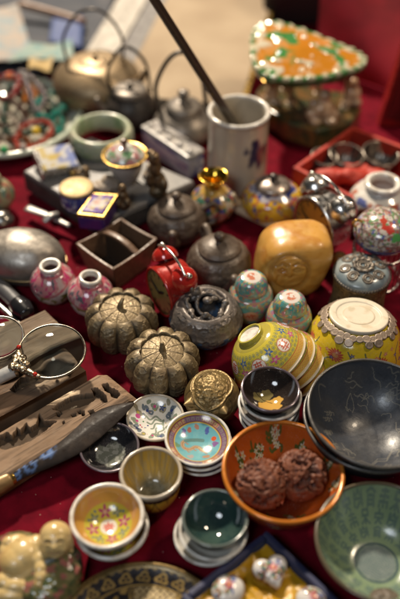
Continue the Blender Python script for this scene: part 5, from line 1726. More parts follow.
def build_yellow_bowls():
    R, H = 44.5, 41.0
    YEL = (0.50, 0.41, 0.045)
    def cout(th, h, q):
        x = th * R * 0.82
        arc = 58.0
        y = h * arc
        n = len(th)
        C = fillc(n, YEL)
        def wr(x0):
            per = 2 * PI * R * 0.82
            return (x - x0 + per / 2) % per - per / 2
        body = (h > 0.10) & (h < 0.74)
        # curling green grey scrolls
        cs = 6.2
        gx, gy = x / cs, y / cs
        ox = np.floor(gy) % 2 * 0.5
        fx, fy = (gx + ox) % 1 - 0.5, gy % 1 - 0.5
        d = np.hypot(fx, fy)
        a = np.arctan2(fy, fx)
        sp = np.abs(((d * 4.2 - a / (2 * PI)) % 1) - 0.5)
        C = mixc(C, body * (d < 0.46) * sstep(0.13, 0.22, sp) * 0.8, (0.17, 0.20, 0.09))
        C = mixc(C, body * (d < 0.12) * 1.0, (0.16, 0.19, 0.20))
        per = 2 * PI * R * 0.82
        for k in range(6):
            x0 = per * (k + 0.25) / 6
            dx, dy = wr(x0), y - arc * 0.42
            C = mixc(C, np.clip((8.6 - np.hypot(dx, dy * 0.82)) / 0.9 + .5, 0, 1), (0.44, 0.06, 0.05))
            C = mixc(C, np.clip((7.9 - np.hypot(dx, dy * 0.82)) / 0.9 + .5, 0, 1), (0.66, 0.62, 0.55))
            g = np.full(n, 1e9)
            for (p, q_) in (((-4, 5), (4, 5)), ((-5, 2), (5, 2)), ((-4, -1), (4, -1)), ((-5, -4.5), (5, -4.5)), ((0, 7), (0, -6.5)), ((-3, 2), (-3, -4)), ((3, 2), (3, -4))):
                g = np.minimum(g, seg_d(dx, dy * 0.9, *p, *q_))
            C = mixc(C, np.clip((0.75 - g) / 0.5 + .5, 0, 1), (0.48, 0.09, 0.05))
            x1 = per * (k + 0.75) / 6
            dx = wr(x1)
            for oy, cc, mid in ((arc * 0.50, (0.46, 0.08, 0.20), (0.5, 0.3, 0.3)), (arc * 0.26, (0.06, 0.12, 0.26), (0.35, 0.35, 0.2))):
                dd = np.hypot(dx, y - oy)
                aa = np.arctan2(y - oy, dx)
                C = mixc(C, np.clip((5.6 * (0.72 + 0.28 * np.cos(5 * aa)) - dd) / 0.9 + .5, 0, 1), cc)
                C = mixc(C, np.clip((1.7 - dd) / 0.8 + .5, 0, 1), mid)
        band = h > 0.76
        C = mixc(C, band * 1.0, (0.52, 0.32, 0.06))
        C = mixc(C, (np.abs(h - 0.76) < 0.012) * 1.0, (0.40, 0.10, 0.05))
        C = mixc(C, (h > 0.80) * (h < 0.92) * (np.sin(th * 60) * np.cos(h * 90) > 0.1) * 0.6, (0.42, 0.17, 0.06))
        C = mixc(C, (h > 0.94) * 1.0, (0.60, 0.50, 0.34))
        return mixc(C, (h < 0.06) * 1.0, (0.36, 0.30, 0.05))
    def cin(th, q, x, y):
        return fillc(len(th), (0.62, 0.58, 0.50))
    # axis (rim centre -> foot) in camera space, then world
    ca, sa = math.cos(math.radians(26)), math.sin(math.radians(26))
    ax = RT * (-0.62 * ca) + UP * (0.785 * ca) + FW * (-sa)
    ax = Vector(ax).normalized()
    down = -ax                               # bowl's own +z points from foot to rim
    def put(obj, cx, cy, z):
        pass
    foot = M('yellow_foot', (0.44, 0.38, 0.06), 0.25, coat=0.3, rvar=0.08, var=(120, 0.5, 0.75, (0.30, 0.25, 0.05)))
    fc = P(249, 333, 64)
    t = thing('porcelain_bowl', 'yellow porcelain bowl with red medallions tipped upside down on the tilted stack, topmost', 'bowl', fc, aim(down, 0.5), 'yellow bowls in the tipped stack')
    bowl(t, R, H, 14.5, 5.5, 2.0, 74, cin, cout, PORC(), 420, 60, 150, foot=foot, rim=M('cream_rim', (0.58, 0.50, 0.38), 0.2, coat=0.3), flare=2.5)
    lathe('foot_base', [(0.1, 2.2), (11, 2.2), (12.5, 2.0)], WHITEP(), t, 64, 3)
    side = Vector(RT * 0.84 + UP * (-0.42) + FW * 0.10)
    labels = ['second yellow bowl of the tipped stack, just under the topmost one', 'third yellow bowl of the tipped stack, next to the black lacquer cup', 'lowest greenish bowl of the tipped stack, half in shade by the black lacquer cup']
    for k in range(3):
        o = dup(t, Vector(fc) + Vector(down) * (5.0 * (k + 1)) + Vector(RT * (9.0 * (k + 1)) + UP * (-1.0 * (k + 1)) + FW * 6 * (k + 1)), aim((Vector(down) + Vector((0.02, 0.05, -0.10)) * (k + 1)).normalized(), 0.5 + 0.7 * k), labels[k])
build_yellow_bowls()

def build_big_yellow():
    R, H = 57.0, 58.0
    rf = 32.5
    fc = P(359, 314, H + 2)
    def cout(th, h, q):
        n = len(th)
        C = fillc(n, (0.56, 0.40, 0.018))
        x = ((th - (-PI / 2) + PI) % (2 * PI) - PI)
        arc = 72.0
        y = h * arc                        # from foot (top) to rim (cloth)
        rad = R * (0.58 + 0.42 * np.sqrt(np.clip(h, 0, 1)))
        X = x * rad
        # fine brown dotting
        C = mixc(C, sstep(0.60, 0.66, fbm(np.stack([X / 3, y / 3, 0 * y], 1), 2, 4)) * 0.25, (0.38, 0.24, 0.02))
        rs = np.random.RandomState(4)
        # branches
        for k in range(9):
            x0 = (k - 4) * 20 + 6
            w_ = wiggle(x0, 42, 46, 1.3 + rs.uniform(-0.3, 0.3), 4, 9, k)
            C = stroke(C, X, y, w_, 0.8, (0.10, 0.12, 0.05))
        # big red chrysanthemums
        for x0, y0, r in ((-32, 36, 10), (17, 28, 9.5), (56, 32, 10), (-72, 32, 10), (104, 34, 10), (-124, 34, 10), (36, 50, 8), (-8, 50, 8)):
            dx, dy = X - x0, y - y0
            d = np.hypot(dx, dy)
            a = np.arctan2(dy, dx)
            rr = r * (0.86 + 0.14 * np.cos(14 * a))
            C = mixc(C, np.clip((rr - d) / 1.0 + .5, 0, 1), (0.36, 0.045, 0.025))
            C = mixc(C, (d < r * 0.8) * (np.sin(14 * a) > 0.1) * (d > r * 0.35) * 0.8, (0.48, 0.16, 0.07))
            C = mixc(C, np.clip((r * 0.34 - d) / 1.0 + .5, 0, 1), (0.44, 0.20, 0.06))
        # small pink and blue flowers
        for k in range(52):
            x0, y0 = rs.uniform(-125, 125), rs.uniform(17, 52)
            cc, mid = ((0.42, 0.12, 0.10), (0.5, 0.3, 0.2)) if rs.rand() < 0.65 else ((0.045, 0.05, 0.16), (0.2, 0.2, 0.25))
            C = flower(C, X, y, x0, y0, rs.uniform(2.6, 3.8), 5, cc, mid, rs.rand() * 6)
        # character-like red marks in the middle
        for x0 in (-9, 84, -100):
            for p, q_ in (((-4, 4), (-4, -4)), ((-4, 4), (1, 4)), ((-4, 0), (1, 0)), ((1, 4), (1, -4)), ((3, 3), (7, 3)), ((5, 5), (5, -4)), ((3, 0), (7, 0)), ((3, -4), (7, -4))):
                C = mixc(C, np.clip((0.8 - seg_d(X, y, x0 + p[0], 38 - p[1], x0 + q_[0], 38 - q_[1])) / 0.6 + .5, 0, 1), (0.34, 0.05, 0.03))
        return C
    tl = (Vector((0, 0, -1)) + Vector((-0.03, -0.16, 0))).normalized()
    t = thing('porcelain_bowl', 'large bright yellow bowl with red flowers standing upside down, coin chain round its foot', 'bowl', fc, aim(tl, PI * 0.5))
    # the empty's +z points down; local angle -90 must face the camera
    e = Euler(aim(tl, 0)).to_matrix()
    want = (Vector((0, 0, CAM_H)) - fc)
    lv = e.inverted() @ want
    t.rotation_euler = aim(tl, math.atan2(lv.y, lv.x) + PI / 2)
    bowl(t, R, H, rf * 0.96, 5.0, 2.6, 78, None, cout, PORC(), 480, 40, 190, foot=None, rim=WHITEP())
    def fcol(th, r, z, s):
        C = fillc(len(th), (0.60, 0.54, 0.43))
        n = fbm(np.stack([r * np.cos(th) / 9, r * np.sin(th) / 9, z / 9], 1), 4, 5)
        C = mixc(C, sstep(0.5, 0.7, n) * 0.6, (0.46, 0.38, 0.26))
        return mixc(C, sstep(1.2, 0.6, np.abs(r - rf * 0.52)) * 0.5, (0.44, 0.36, 0.24))
    lathe('foot_ring', [(0.1, 1.4), (rf * 0.3, 1.2), (rf * 0.5, 0.9), (rf * 0.56, 1.6), (rf * 0.72, 1.4), (rf * 0.78, 0.2), (rf * 0.93, 0.0), (rf * 0.99, 0.8), (rf * 1.0, 3), (rf * 0.95, 7)], EARTH(), t, 160, 8, fcol)
    # chain of coin like scales under the foot
    cm = M('coin_bronze', (0.26, 0.20, 0.15), 0.45, 0.35, rvar=0.12, var=(200, 0.45, 0.7, (0.40, 0.32, 0.25)), bump=(260, 0.4, 0.6))
    first = None
    am = math.radians(78)
    def surf(u):
        r = rf * 0.96 * 0.92 + (R - rf * 0.96 * 0.92) * math.sin(u * am) / math.sin(am)
        z = 5 + (H - 5) * (1 - math.cos(u * am)) / (1 - math.cos(am))
        return r, z
    cnt = 0
    for row, (u0, nn, rad, off) in enumerate(((0.20, 33, 4.9, 0.0), (0.31, 24, 4.6, 0.5))):
        for k in range(nn):
            if row == 1 and k % 3 == 2:
                continue
            a = 2 * PI * (k + off) / nn
            r, z = surf(u0 + 0.012 * math.sin(k * 2.1))
            r2, z2 = surf(u0 + 0.05)
            tang = Vector(((r2 - r) * math.cos(a), (r2 - r) * math.sin(a), z2 - z)).normalized()
            circ = Vector((-math.sin(a), math.cos(a), 0))
            nrm = circ.cross(tang)
            if nrm.dot(Vector((math.cos(a), math.sin(a), 0))) < 0:
                nrm = -nrm
            p = Vector((r * math.cos(a), r * math.sin(a), z)) + nrm * 0.9
            if first is None:
                first = lathe('coin', [(0.1, 1.3), (rad * 0.5, 1.25), (rad * 0.85, 1.3), (rad, 0.7), (rad * 0.95, -0.2), (0.1, -0.2)], cm, t, 24, 3, loc=p, rot=aim(nrm))
            else:
                o = first.copy()
                COL.objects.link(o)
                o.parent = t
                o.location = p * S
                o.rotation_euler = aim(nrm)
                f = random.uniform(0.85, 1.12)
                o.scale = (f, f * random.uniform(0.85, 1.05), f)
build_big_yellow()

def build_dark_bowl():
    R, H = 66.0, 52.0
    def cin(th, q, x, y):
        n = len(th)
        C = fillc(n, (0.036, 0.041, 0.052))
        C = mixc(C, sstep(0.45, 0.7, fbm(np.stack([x * 5, y * 5, 0 * x], 1), 4, 3)) * 0.6, (0.050, 0.050, 0.052))
        rs = np.random.RandomState(12)
        BE = (0.125, 0.12, 0.105)
        # incised dragon and clouds: pale worn scratches
        for k in range(44):
            a, d = rs.uniform(0, 2 * PI), rs.uniform(0.42, 0.95)
            cx, cy = d * math.cos(a), d * math.sin(a)
            w_ = wiggle(cx, cy, rs.uniform(0.10, 0.30), a + PI / 2 + rs.uniform(-0.7, 0.7), rs.uniform(0.008, 0.022), 9, rs.rand() * 6, rs.uniform(-1.5, 1.5))
            C = stroke(C, x, y, w_, 0.006, BE)
        for k in range(12):
            a = rs.uniform(0, 2 * PI)
            cx, cy = 0.68 * math.cos(a), 0.68 * math.sin(a)
            for i in range(3):
                C = stroke(C, x, y, wiggle(cx + 0.03 * i, cy + 0.02 * i, 0.12, a + 0.4 * i, 0.02, 9, i, 2.5), 0.0065, BE)
        # flame shape on the far wall, long body line on the near wall
        for s in (-1, 1):
            C = stroke(C, x, y, [(-0.22 + 0.0 * s, 0.66), (-0.22 + 0.05 * s, 0.56), (-0.22 + 0.06 * s, 0.48), (-0.22 + 0.03 * s, 0.42)], 0.006, BE)
        body = [(-0.72 + 0.13 * i, -0.30 - 0.30 * math.sin(i * 0.38) + 0.05 * (-1) ** i) for i in range(11)]
        C = stroke(C, x, y, body, 0.007, BE)
        C = stroke(C, x, y, [(a + 0.02, b + 0.06) for a, b in body], 0.005, BE)
        w_ = fbm(np.stack([x * 18, y * 18, 0 * x], 1), 3, 8)
        return mixc(C, (sstep(0.60, 0.7, w_)) * 0.25, (0.035, 0.036, 0.04))
    def cout(th, h, q):
        return mixc(fillc(len(th), (0.020, 0.021, 0.024)), (h > 0.95) * 0.8, (0.08, 0.075, 0.07))
    m = M('slate_lacquer', attr=True, rough=0.36, rvar=0.1, bump=(240, 0.25, 0.5), coat=0.08, dust=0.1)
    rimm = M('worn_dark_rim', (0.085, 0.08, 0.075), 0.3, 0.3, rvar=0.1)
    p = P(374, 409, 65)
    t = thing('lacquer_bowl', 'big dark slate bowl engraved with a dragon, at the right, upper one of two', 'bowl', (p.x, p.y, 11), (0.02, 0.03, 0), 'dark slate bowls')
    bowl(t, R, H, 22, 5, 2.4, 60, cin, cout, m, 420, 150, 40, foot=rimm, rim=rimm, flat=0.12)
    dup(t, (p.x - 2.0, p.y - 1, 0.4), (0.015, 0.015, 1.7), 'big dark slate bowl underneath the engraved one, only its rim showing')
build_dark_bowl()

def build_green_bowl():
    R, H = 59.0, 47.0
    CH = [[((-3, 4), (3, 4)), ((-4, 1), (4, 1)), ((0, 5), (0, -5)), ((-4, -2), (-4, -5)), ((4, -2), (4, -5)), ((-4, -2), (4, -2))],
          [((-4, 4), (-4, -4)), ((4, 4), (4, -4)), ((-4, 0), (4, 0)), ((0, 5), (-2, 2)), ((0, 5), (2, 2)), ((-2, -2), (2, -5))],
          [((-3, 5), (3, 5)), ((-3, 5), (-3, 1)), ((3, 5), (3, 1)), ((-3, 1), (3, 1)), ((0, 1), (0, -5)), ((0, -1), (-4, -5)), ((0, -1), (4, -5))],
          [((-4, 3), (0, 5)), ((0, 5), (4, 3)), ((-3, 1), (3, 1)), ((-3, -1.5), (3, -1.5)), ((-3, -4), (3, -4)), ((-3, 1), (-3, -5)), ((3, 1), (3, -5))],
          [((0, 5), (0, 2)), ((-4, 2), (4, 2)), ((-4, 2), (-4, -1)), ((4, 2), (4, -1)), ((-2, -1), (2, -1)), ((-3, -5), (0, -2)), ((3, -5), (0, -2))]]
    def cin(th, q, x, y):
        n = len(th)
        C = fillc(n, (0.175, 0.235, 0.14))
        C = mixc(C, sstep(0.42, 0.68, fbm(np.stack([x * 4, y * 4, 0 * x], 1), 4, 3)) * 0.55, (0.15, 0.21, 0.13))
        INK = (0.035, 0.07, 0.10)
        wob = (fbm(np.stack([x * 22, y * 22, 0 * x], 1), 2, 7) - 0.5) * 0.01
        for row, (q0, num, sc) in enumerate(((0.86, 26, 0.0155), (0.68, 20, 0.0145), (0.50, 15, 0.0135))):
            k = np.round(th / (2 * PI) * num)
            dth = th - k * 2 * PI / num
            u = dth * q / sc + wob / sc
            v = (q - q0) / sc + wob / sc
            ok = (np.abs(v) < 6.5) & (np.abs(u) < 6.5)
            ii = np.nonzero(ok)[0]
            kk = ((k[ii] % num).astype(int) * 3 + row * 2) % 5
            d = np.full(len(ii), 1e9)
            for g in range(5):
                s = kk == g
                for (a, b) in CH[g]:
                    d[s] = np.minimum(d[s], seg_d(u[ii][s], v[ii][s], *a, *b))
            C[ii] = mixc(C[ii], np.clip((0.95 - d) / 0.8 + .5, 0, 1) * 0.62, INK)
        m = q < 0.30
        C = mixc(C, m * 1.0, (0.17, 0.21, 0.18))
        a = np.arctan2(y, x)
        sp = np.abs(((q * 22 - 3 * a / (2 * PI) + 0.5 * np.sin(5 * a)) % 1) - 0.5)
        C = mixc(C, m * sstep(0.18, 0.26, sp) * 0.8, (0.075, 0.10, 0.12))
        C = mixc(C, ((q > 0.30) & (q < 0.34)) * 1.0, (0.045, 0.075, 0.085))
        return mixc(C, sstep(0.955, 0.975, q) * 0.8, (0.11, 0.09, 0.05))
    def cout(th, h, q):
        return fillc(len(th), (0.09, 0.12, 0.065))
    p = P(383, 540, H)
    t = thing('celadon_bowl', 'green conical bowl with rows of blue seal characters inside, at bottom right', 'bowl', (p.x, p.y, 0.2), (0, 0, 0.15))
    bowl(t, R, H, 19, 5, 2.4, 34, cin, cout, M('green_glaze', attr=True, rough=0.22, rvar=0.08, coat=0.3, bump=(240, 0.2, 0.4), dust=0.3), 420, 150, 30, foot=M('bare_clay_foot', (0.16, 0.11, 0.07), 0.6), rim=M('brown_glaze_rim', (0.085, 0.065, 0.04), 0.25, coat=0.3), flat=0.30)
    # brown stone at the lower right corner
    c = P(386, 600, 20)
    t = thing('stone', 'rounded dark grey brown stone at the bottom edge in front of the green bowl', 'stone', (c.x, c.y, 0.2))
    sphere('body', 14, M('brown_stone', (0.11, 0.085, 0.06), 0.5, var=(120, 0.4, 0.7, (0.06, 0.045, 0.035)), bump=(250, 0.5, 1)), t, (0, 0, 12), 48, (1.15, 1, 0.85), None, lambda D: (fbm(D * 3, 3, 5) - 0.5) * 4)
build_green_bowl()

def build_orange_bowl():
    R, H = 56.5, 50.0
    def cin(th, q, x, y):
        n = len(th)
        C = fillc(n, (0.47, 0.090, 0.012))
        C = mixc(C, sstep(0.40, 0.7, fbm(np.stack([x * 5, y * 5, 0 * x], 1), 4, 3)) * 0.6, (0.36, 0.058, 0.009))
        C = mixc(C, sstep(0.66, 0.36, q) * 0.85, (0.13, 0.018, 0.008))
        rs = np.random.RandomState(3)
        for a0, q0, s in ((2.55, 0.70, 1.0), (1.62, 0.84, 0.8), (1.05, 0.72, 0.9), (0.35, 0.82, 0.7), (-0.15, 0.9, 0.6), (-1.3, 0.62, 0.9), (3.5, 0.8, 0.8), (4.2, 0.7, 0.8), (2.05, 0.76, 0.7)):
            cx, cy = q0 * math.cos(a0), q0 * math.sin(a0)
            for k in range(7):
                lx, ly = cx + rs.normal(0, 0.085) * s, cy + rs.normal(0, 0.085) * s
                C = stroke(C, x, y, wiggle(lx, ly, 0.15 * s, rs.uniform(0, PI), 0.01, 6, 0, 1.0), 0.024 * s, (0.075, 0.085, 0.016))
            for k in range(7):
                C = flower(C, x, y, cx + rs.normal(0, 0.07) * s, cy + rs.normal(0, 0.07) * s, 0.052 * s, 5, (0.56, 0.52, 0.38), (0.45, 0.30, 0.06), rs.rand() * 6)
        return mixc(C, sstep(0.935, 0.965, q), (0.52, 0.21, 0.025))
    def cout(th, h, q):
        C = fillc(len(th), (0.26, 0.045, 0.012))
        for k in range(8):
            u = ((th - k * PI / 4 + 1.75 + PI) % (2 * PI) - PI) * R
            v = (h - 0.62) * 60
            C = flower(C, u, v, 0, 0, 6.5, 6, (0.50, 0.46, 0.36), (0.45, 0.3, 0.05), k)
            C = mixc(C, np.clip((3 - np.hypot(u - 9, v + 3)) + .5, 0, 1), (0.07, 0.10, 0.03))
        return C
    p = P(282, 470, H)
    t = thing('painted_bowl', 'orange red bowl with gold rim and painted white flowers, holding two walnuts', 'bowl', (p.x, p.y, 0.2), (0.0, 0.02, 0))
    bowl(t, R, H, 24, 5, 2.8, 66, cin, cout, M('orange_lacquer', attr=True, rough=0.2, rvar=0.07, coat=0.45, bump=(200, 0.2, 0.4), dust=0.25), 400, 130, 80, foot=M('dark_red_foot', (0.12, 0.02, 0.01), 0.3), rim=M('gold_orange_rim', (0.52, 0.17, 0.022), 0.2, 0.2, coat=0.4, rvar=0.08), flat=0.2, rimr=0.75)
    def walnut(px, py, wpx, seed, label, rot, sc):
        z = 38
        c = P(px, py, z)
        r = wpx / 2 * T(px, py, z)
        def dis(D):
            wv = np.stack([fbm(D * 2.6 + 3 * q, 2, seed + q) - 0.5 for q in range(3)], 1)
            warp = D * 2.6 + wv * 2.8
            a = ridged(warp, 1, seed)
            b = ridged(D * 6.0 + wv * 3.0 + 9, 1, seed + 5)
            g = (sstep(0.2, 0.9, a) - 0.6) * 4.0 + (sstep(0.2, 0.9, b) - 0.6) * 1.9
            seam = np.exp(-(D[:, 0] / 0.05) ** 2) * 1.5
            return g + seam + (fbm(D * 16, 2, 2) - 0.5) * 0.7
        def col(D, rr):
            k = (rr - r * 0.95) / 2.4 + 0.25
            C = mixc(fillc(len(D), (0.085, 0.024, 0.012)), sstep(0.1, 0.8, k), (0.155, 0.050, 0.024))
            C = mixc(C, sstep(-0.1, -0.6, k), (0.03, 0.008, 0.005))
            return mixc(C, sstep(0.5, 0.7, fbm(D * 9, 3, 4)) * 0.35, (0.13, 0.04, 0.025))
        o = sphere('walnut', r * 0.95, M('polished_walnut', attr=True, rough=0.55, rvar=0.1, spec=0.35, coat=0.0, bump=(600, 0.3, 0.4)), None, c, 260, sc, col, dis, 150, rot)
        tag(o, label, 'walnut', 'walnuts in the orange bowl')
    walnut(262, 484, 52, 3, 'reddish brown polished walnut, rounder left one in the orange bowl', (0.3, 0.2, 0.7), (1.0, 0.95, 0.88))
    walnut(300, 475, 51, 19, 'reddish brown polished walnut, right one in the orange bowl', (0.5, -0.3, -0.4), (1.02, 0.98, 0.90))
build_orange_bowl()

def build_small_cups():
    W = WHITEP()
    # --- white bowl stack, yellow painted inside (bottom left)
    R, H = 33.0, 27.0
    def cin(th, q, x, y):
        C = fillc(len(th), (0.50, 0.27, 0.055))
        C = mixc(C, sstep(0.45, 0.7, fbm(np.stack([x * 5, y * 5, 0 * x], 1), 3, 4)) * 0.5, (0.50, 0.22, 0.10))
        C = mixc(C, sstep(0.665, 0.645, q), (0.46, 0.40, 0.05))
        for k in range(4):
            a = k * PI / 2 + 0.1
            C = flower(C, x, y, 0.44 * math.cos(a), 0.44 * math.sin(a), 0.19, 5, (0.34, 0.06, 0.13), (0.5, 0.3, 0.2), k)
            a += PI / 4
            C = flower(C, x, y, 0.46 * math.cos(a), 0.46 * math.sin(a), 0.14, 4, (0.15, 0.19, 0.12), (0.3, 0.3, 0.2), k)
            for s in (-0.28, 0.28):
                C = dot(C, x, y, 0.56 * math.cos(a + s), 0.56 * math.sin(a + s), 0.035, (0.10, 0.16, 0.20))
        C = dot(C, x, y, 0, 0, 0.235, (0.62, 0.57, 0.50), 0.03)
        for p, q_ in (((-0.12, 0.07), (0.12, 0.07)), ((-0.14, 0), (0.14, 0)), ((-0.1, -0.08), (0.1, -0.08)), ((0, 0.14), (0, -0.14)), ((-0.07, 0.04), (-0.07, -0.1)), ((0.07, 0.04), (0.07, -0.1))):
            C = mixc(C, np.clip((0.018 - seg_d(x, y, *p, *q_)) / 0.015 + .5, 0, 1), (0.50, 0.07, 0.04))
        return mixc(C, sstep(0.90, 0.93, q), (0.66, 0.62, 0.56))
    p = P(107, 515, 41)
    t = thing('wine_cup', 'white porcelain cup painted yellow with pink flowers inside, top of the stack at lower left', 'cup', (p.x, p.y, 14), (0.02, 0.0, 0.2), 'yellow painted cups')
    bowl(t, R, H, 15, 4, 2.4, 66, cin, lambda th, h, q: fillc(len(th), (0.66, 0.63, 0.58)), PORC(), 320, 120, 30, foot=W, rim=W, rimr=0.85)
    dup(t, (p.x + 3.5, p.y - 3.5, 0.4), (0, 0, 1.1), 'white porcelain cup supporting the yellow painted one, bottom of the stack at lower left')

    # --- yellow cup with black lappets
    R, H = 29.0, 41.0
    def cin(th, q, x, y):
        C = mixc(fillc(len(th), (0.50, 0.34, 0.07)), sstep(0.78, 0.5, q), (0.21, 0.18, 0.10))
        st = fbm(np.stack([np.cos(th) * 14, np.sin(th) * 14, q * 2], 1), 3, 4)
        C = mixc(C, sstep(0.45, 0.65, st) * 0.6 * sstep(0.3, 0.5, q), (0.26, 0.20, 0.09))
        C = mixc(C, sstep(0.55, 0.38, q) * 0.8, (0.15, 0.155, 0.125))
        return mixc(C, sstep(0.5, 0.62, fbm(np.stack([x * 8, y * 8, 0 * x], 1), 3, 14)) * 0.3, (0.30, 0.30, 0.24))
    def cout(th, h, q):
        C = fillc(len(th), (0.60, 0.37, 0.035))
        BL = (0.025, 0.02, 0.014)
        n = 22
        u = (th * n / (2 * PI)) % 1 - 0.5
        edge = 0.80 - 0.055 * np.sqrt(np.clip(1 - (2 * u) ** 2, 0, 1))
        C = mixc(C, (h > edge) * (h < 0.90) * 1.0, BL)
        C = mixc(C, (h > 0.90) * 1.0, (0.42, 0.34, 0.22))
        for k in range(7):
            a = k * 2 * PI / 7 - 1.42
            x = ((th - a + PI) % (2 * PI) - PI) * 4.2
            y = h * 6
            for s in (-1, 1):
                C = stroke(C, x, y, [(0.06 * s, 4.6), (0.22 * s, 3.4), (0.75 * s, 2.0), (1.0 * s, 0.6)], 0.07, BL)
            C = stroke(C, x, y, [(1.9, 4.6), (1.8, 3.9), (2.0, 3.4)], 0.06, BL)
        return C
    p = P(151, 473, H)
    t = thing('tea_cup', 'yellow tea cup with black lappet border, between the dark dish and the turquoise dishes', 'cup', (p.x, p.y, 0.2), (0, 0, 0))
    bowl(t, R, H, 19, 3.5, 2.4, 82, cin, cout, PORC(), 320, 100, 110, foot=M('brown_foot', (0.16, 0.10, 0.04), 0.4), rim=M('grey_white_rim', (0.36, 0.31, 0.24), 0.2, coat=0.4, rvar=0.08), flat=0.3, rimr=0.8)

    # --- dark dish
    R, H = 29.5, 21.0
    def cin(th, q, x, y):
        n = fbm(np.stack([x * 5, y * 5, 0 * x], 1), 4, 5)
        C = mixc(fillc(len(th), (0.020, 0.019, 0.022)), sstep(0.48, 0.68, n) * 0.7, (0.045, 0.04, 0.04))
        m = sstep(0.52, 0.42, q + (n - 0.5) * 0.3)
        C = mixc(C, m, (0.13, 0.135, 0.11))
        C = mixc(C, m * sstep(0.5, 0.6, fbm(np.stack([x * 9, y * 9, 0 * x], 1), 3, 9)) * 0.8, (0.26, 0.26, 0.23))
        return mixc(C, sstep(0.94, 0.97, q) * 0.8, (0.10, 0.08, 0.09))
    p = P(109, 446, H)
    t = thing('dark_dish', 'small black glazed dish with thin purple grey rim, beside the dark blade tip', 'dish', (p.x, p.y, 0.2), (0.05, 0.02, 0))
    bowl(t, R, H, 13, 4, 1.8, 62, cin, lambda th, h, q: fillc(len(th), (0.022, 0.02, 0.022)), M('black_glaze', attr=True, rough=0.1, rvar=0.05, coat=0.6, bump=(200, 0.2, 0.4), dust=0.2), 300, 110, 24, foot=M('bare_clay_foot', (0.16, 0.11, 0.07), 0.6), rim=M('purple_grey_rim', (0.16, 0.13, 0.15), 0.18, 0.4, coat=0.4), flat=0.3)

    # --- white dish with coloured motifs
    R, H = 29.8, 18.0
    def cin(th, q, x, y):
        C = fillc(len(th), (0.60, 0.58, 0.53))
        rs = np.random.RandomState(8)
        for k in range(13):
            a = k * 2 * PI / 13 + 0.2
            d = 0.62 + rs.uniform(-0.1, 0.1)
            cx, cy = d * math.cos(a), d * math.sin(a)
            cc = [(0.20, 0.23, 0.17), (0.13, 0.16, 0.19), (0.24, 0.22, 0.16)][k % 3]
            for i in range(4):
                C = stroke(C, x, y, wiggle(cx + rs.normal(0, 0.07), cy + rs.normal(0, 0.07), rs.uniform(0.16, 0.3), a + PI / 2 + rs.uniform(-0.5, 0.5), 0.03, 9, i, 3.0 * rs.choice([-1, 1])), 0.034, cc)
            C = dot(C, x, y, cx, cy, 0.05, [(0.42, 0.06, 0.18), (0.05, 0.07, 0.2), (0.40, 0.33, 0.08)][k % 3])
        C = flower(C, x, y, 0.22, 0.60, 0.12, 5, (0.03, 0.05, 0.15), (0.1, 0.12, 0.2))
        C = dot(C, x, y, -0.62, 0.22, 0.085, (0.45, 0.07, 0.22))
        for i in range(5):
            C = stroke(C, x, y, wiggle(-0.1 + 0.08 * i, 0.25 - 0.13 * i, 0.55, 0.3 * i, 0.07, 14, i), 0.032, (0.21, 0.24, 0.19))
        for k in range(14):
            C = dot(C, x, y, rs.uniform(-0.6, 0.6), rs.uniform(-0.6, 0.6), rs.uniform(0.015, 0.035), [(0.40, 0.06, 0.1), (0.10, 0.2, 0.1), (0.06, 0.08, 0.2), (0.42, 0.34, 0.1)][k % 4])
        return C
    p = P(155, 417, H)
    t = thing('porcelain_dish', 'small white dish with grey green, blue and pink painted motifs, below the nearer pumpkin box', 'dish', (p.x, p.y, 0.2), (0.03, 0.02, 0.0))
    bowl(t, R, H, 14, 3.5, 1.9, 50, cin, lambda th, h, q: fillc(len(th), (0.64, 0.61, 0.56)), PORC(), 320, 130, 24, foot=W, rim=M('brownish_rim', (0.42, 0.36, 0.28), 0.2, coat=0.3))

    # --- turquoise dishes, three in a stack
    R, H = 32.5, 16.5
    def cin(th, q, x, y):
        C = fillc(len(th), (0.12, 0.33, 0.38))
        C = mixc(C, sstep(0.42, 0.66, fbm(np.stack([x * 4, y * 4, 0 * x], 1), 3, 3)) * 0.6, (0.18, 0.40, 0.42))
        rs = np.random.RandomState(6)
        # dragon: long curling body with scales, head and claws
        body = [(-0.36, 0.10), (-0.46, -0.02), (-0.40, -0.18), (-0.22, -0.20), (-0.08, -0.10), (0.05, -0.12), (0.18, -0.24), (0.30, -0.22), (0.36, -0.10)]
        body = [tuple(v) for v in cr([np.array(b) for b in body], 4)]
        C = stroke(C, x, y, body, 0.058, (0.36, 0.20, 0.13))
        C = stroke(C, x, y, body, 0.034, (0.40, 0.36, 0.20))
        C = stroke(C, x, y, body[:20], 0.012, (0.30, 0.09, 0.06))
        for i in range(0, len(body), 5):
            bx, by = body[i]
            C = stroke(C, x, y, [(bx, by - 0.04), (bx + 0.05, by - 0.12), (bx + 0.09, by - 0.10)], 0.014, (0.34, 0.18, 0.10))
        C = stroke(C, x, y, [(-0.36, 0.10), (-0.2, 0.14), (0.0, 0.16), (0.16, 0.14)], 0.06, (0.10, 0.20, 0.19))
        for a, d, cc in ((2.4, 0.56, (0.10, 0.09, 0.26)), (1.57, 0.56, (0.30, 0.16, 0.12)), (0.95, 0.52, (0.07, 0.10, 0.30)), (-0.1, 0.56, (0.20, 0.10, 0.26)), (3.3, 0.6, (0.13, 0.24, 0.14)), (4.3, 0.55, (0.34, 0.30, 0.28)), (5.2, 0.58, (0.33, 0.20, 0.12)), (2.0, 0.50, (0.32, 0.12, 0.08))):
            cx, cy = d * math.cos(a), d * math.sin(a)
            for i in range(3):
                C = stroke(C, x, y, wiggle(cx + rs.normal(0, 0.03), cy + rs.normal(0, 0.03), 0.14, a + rs.uniform(-1, 1), 0.02, 7, i, 2.5), 0.026, cc)
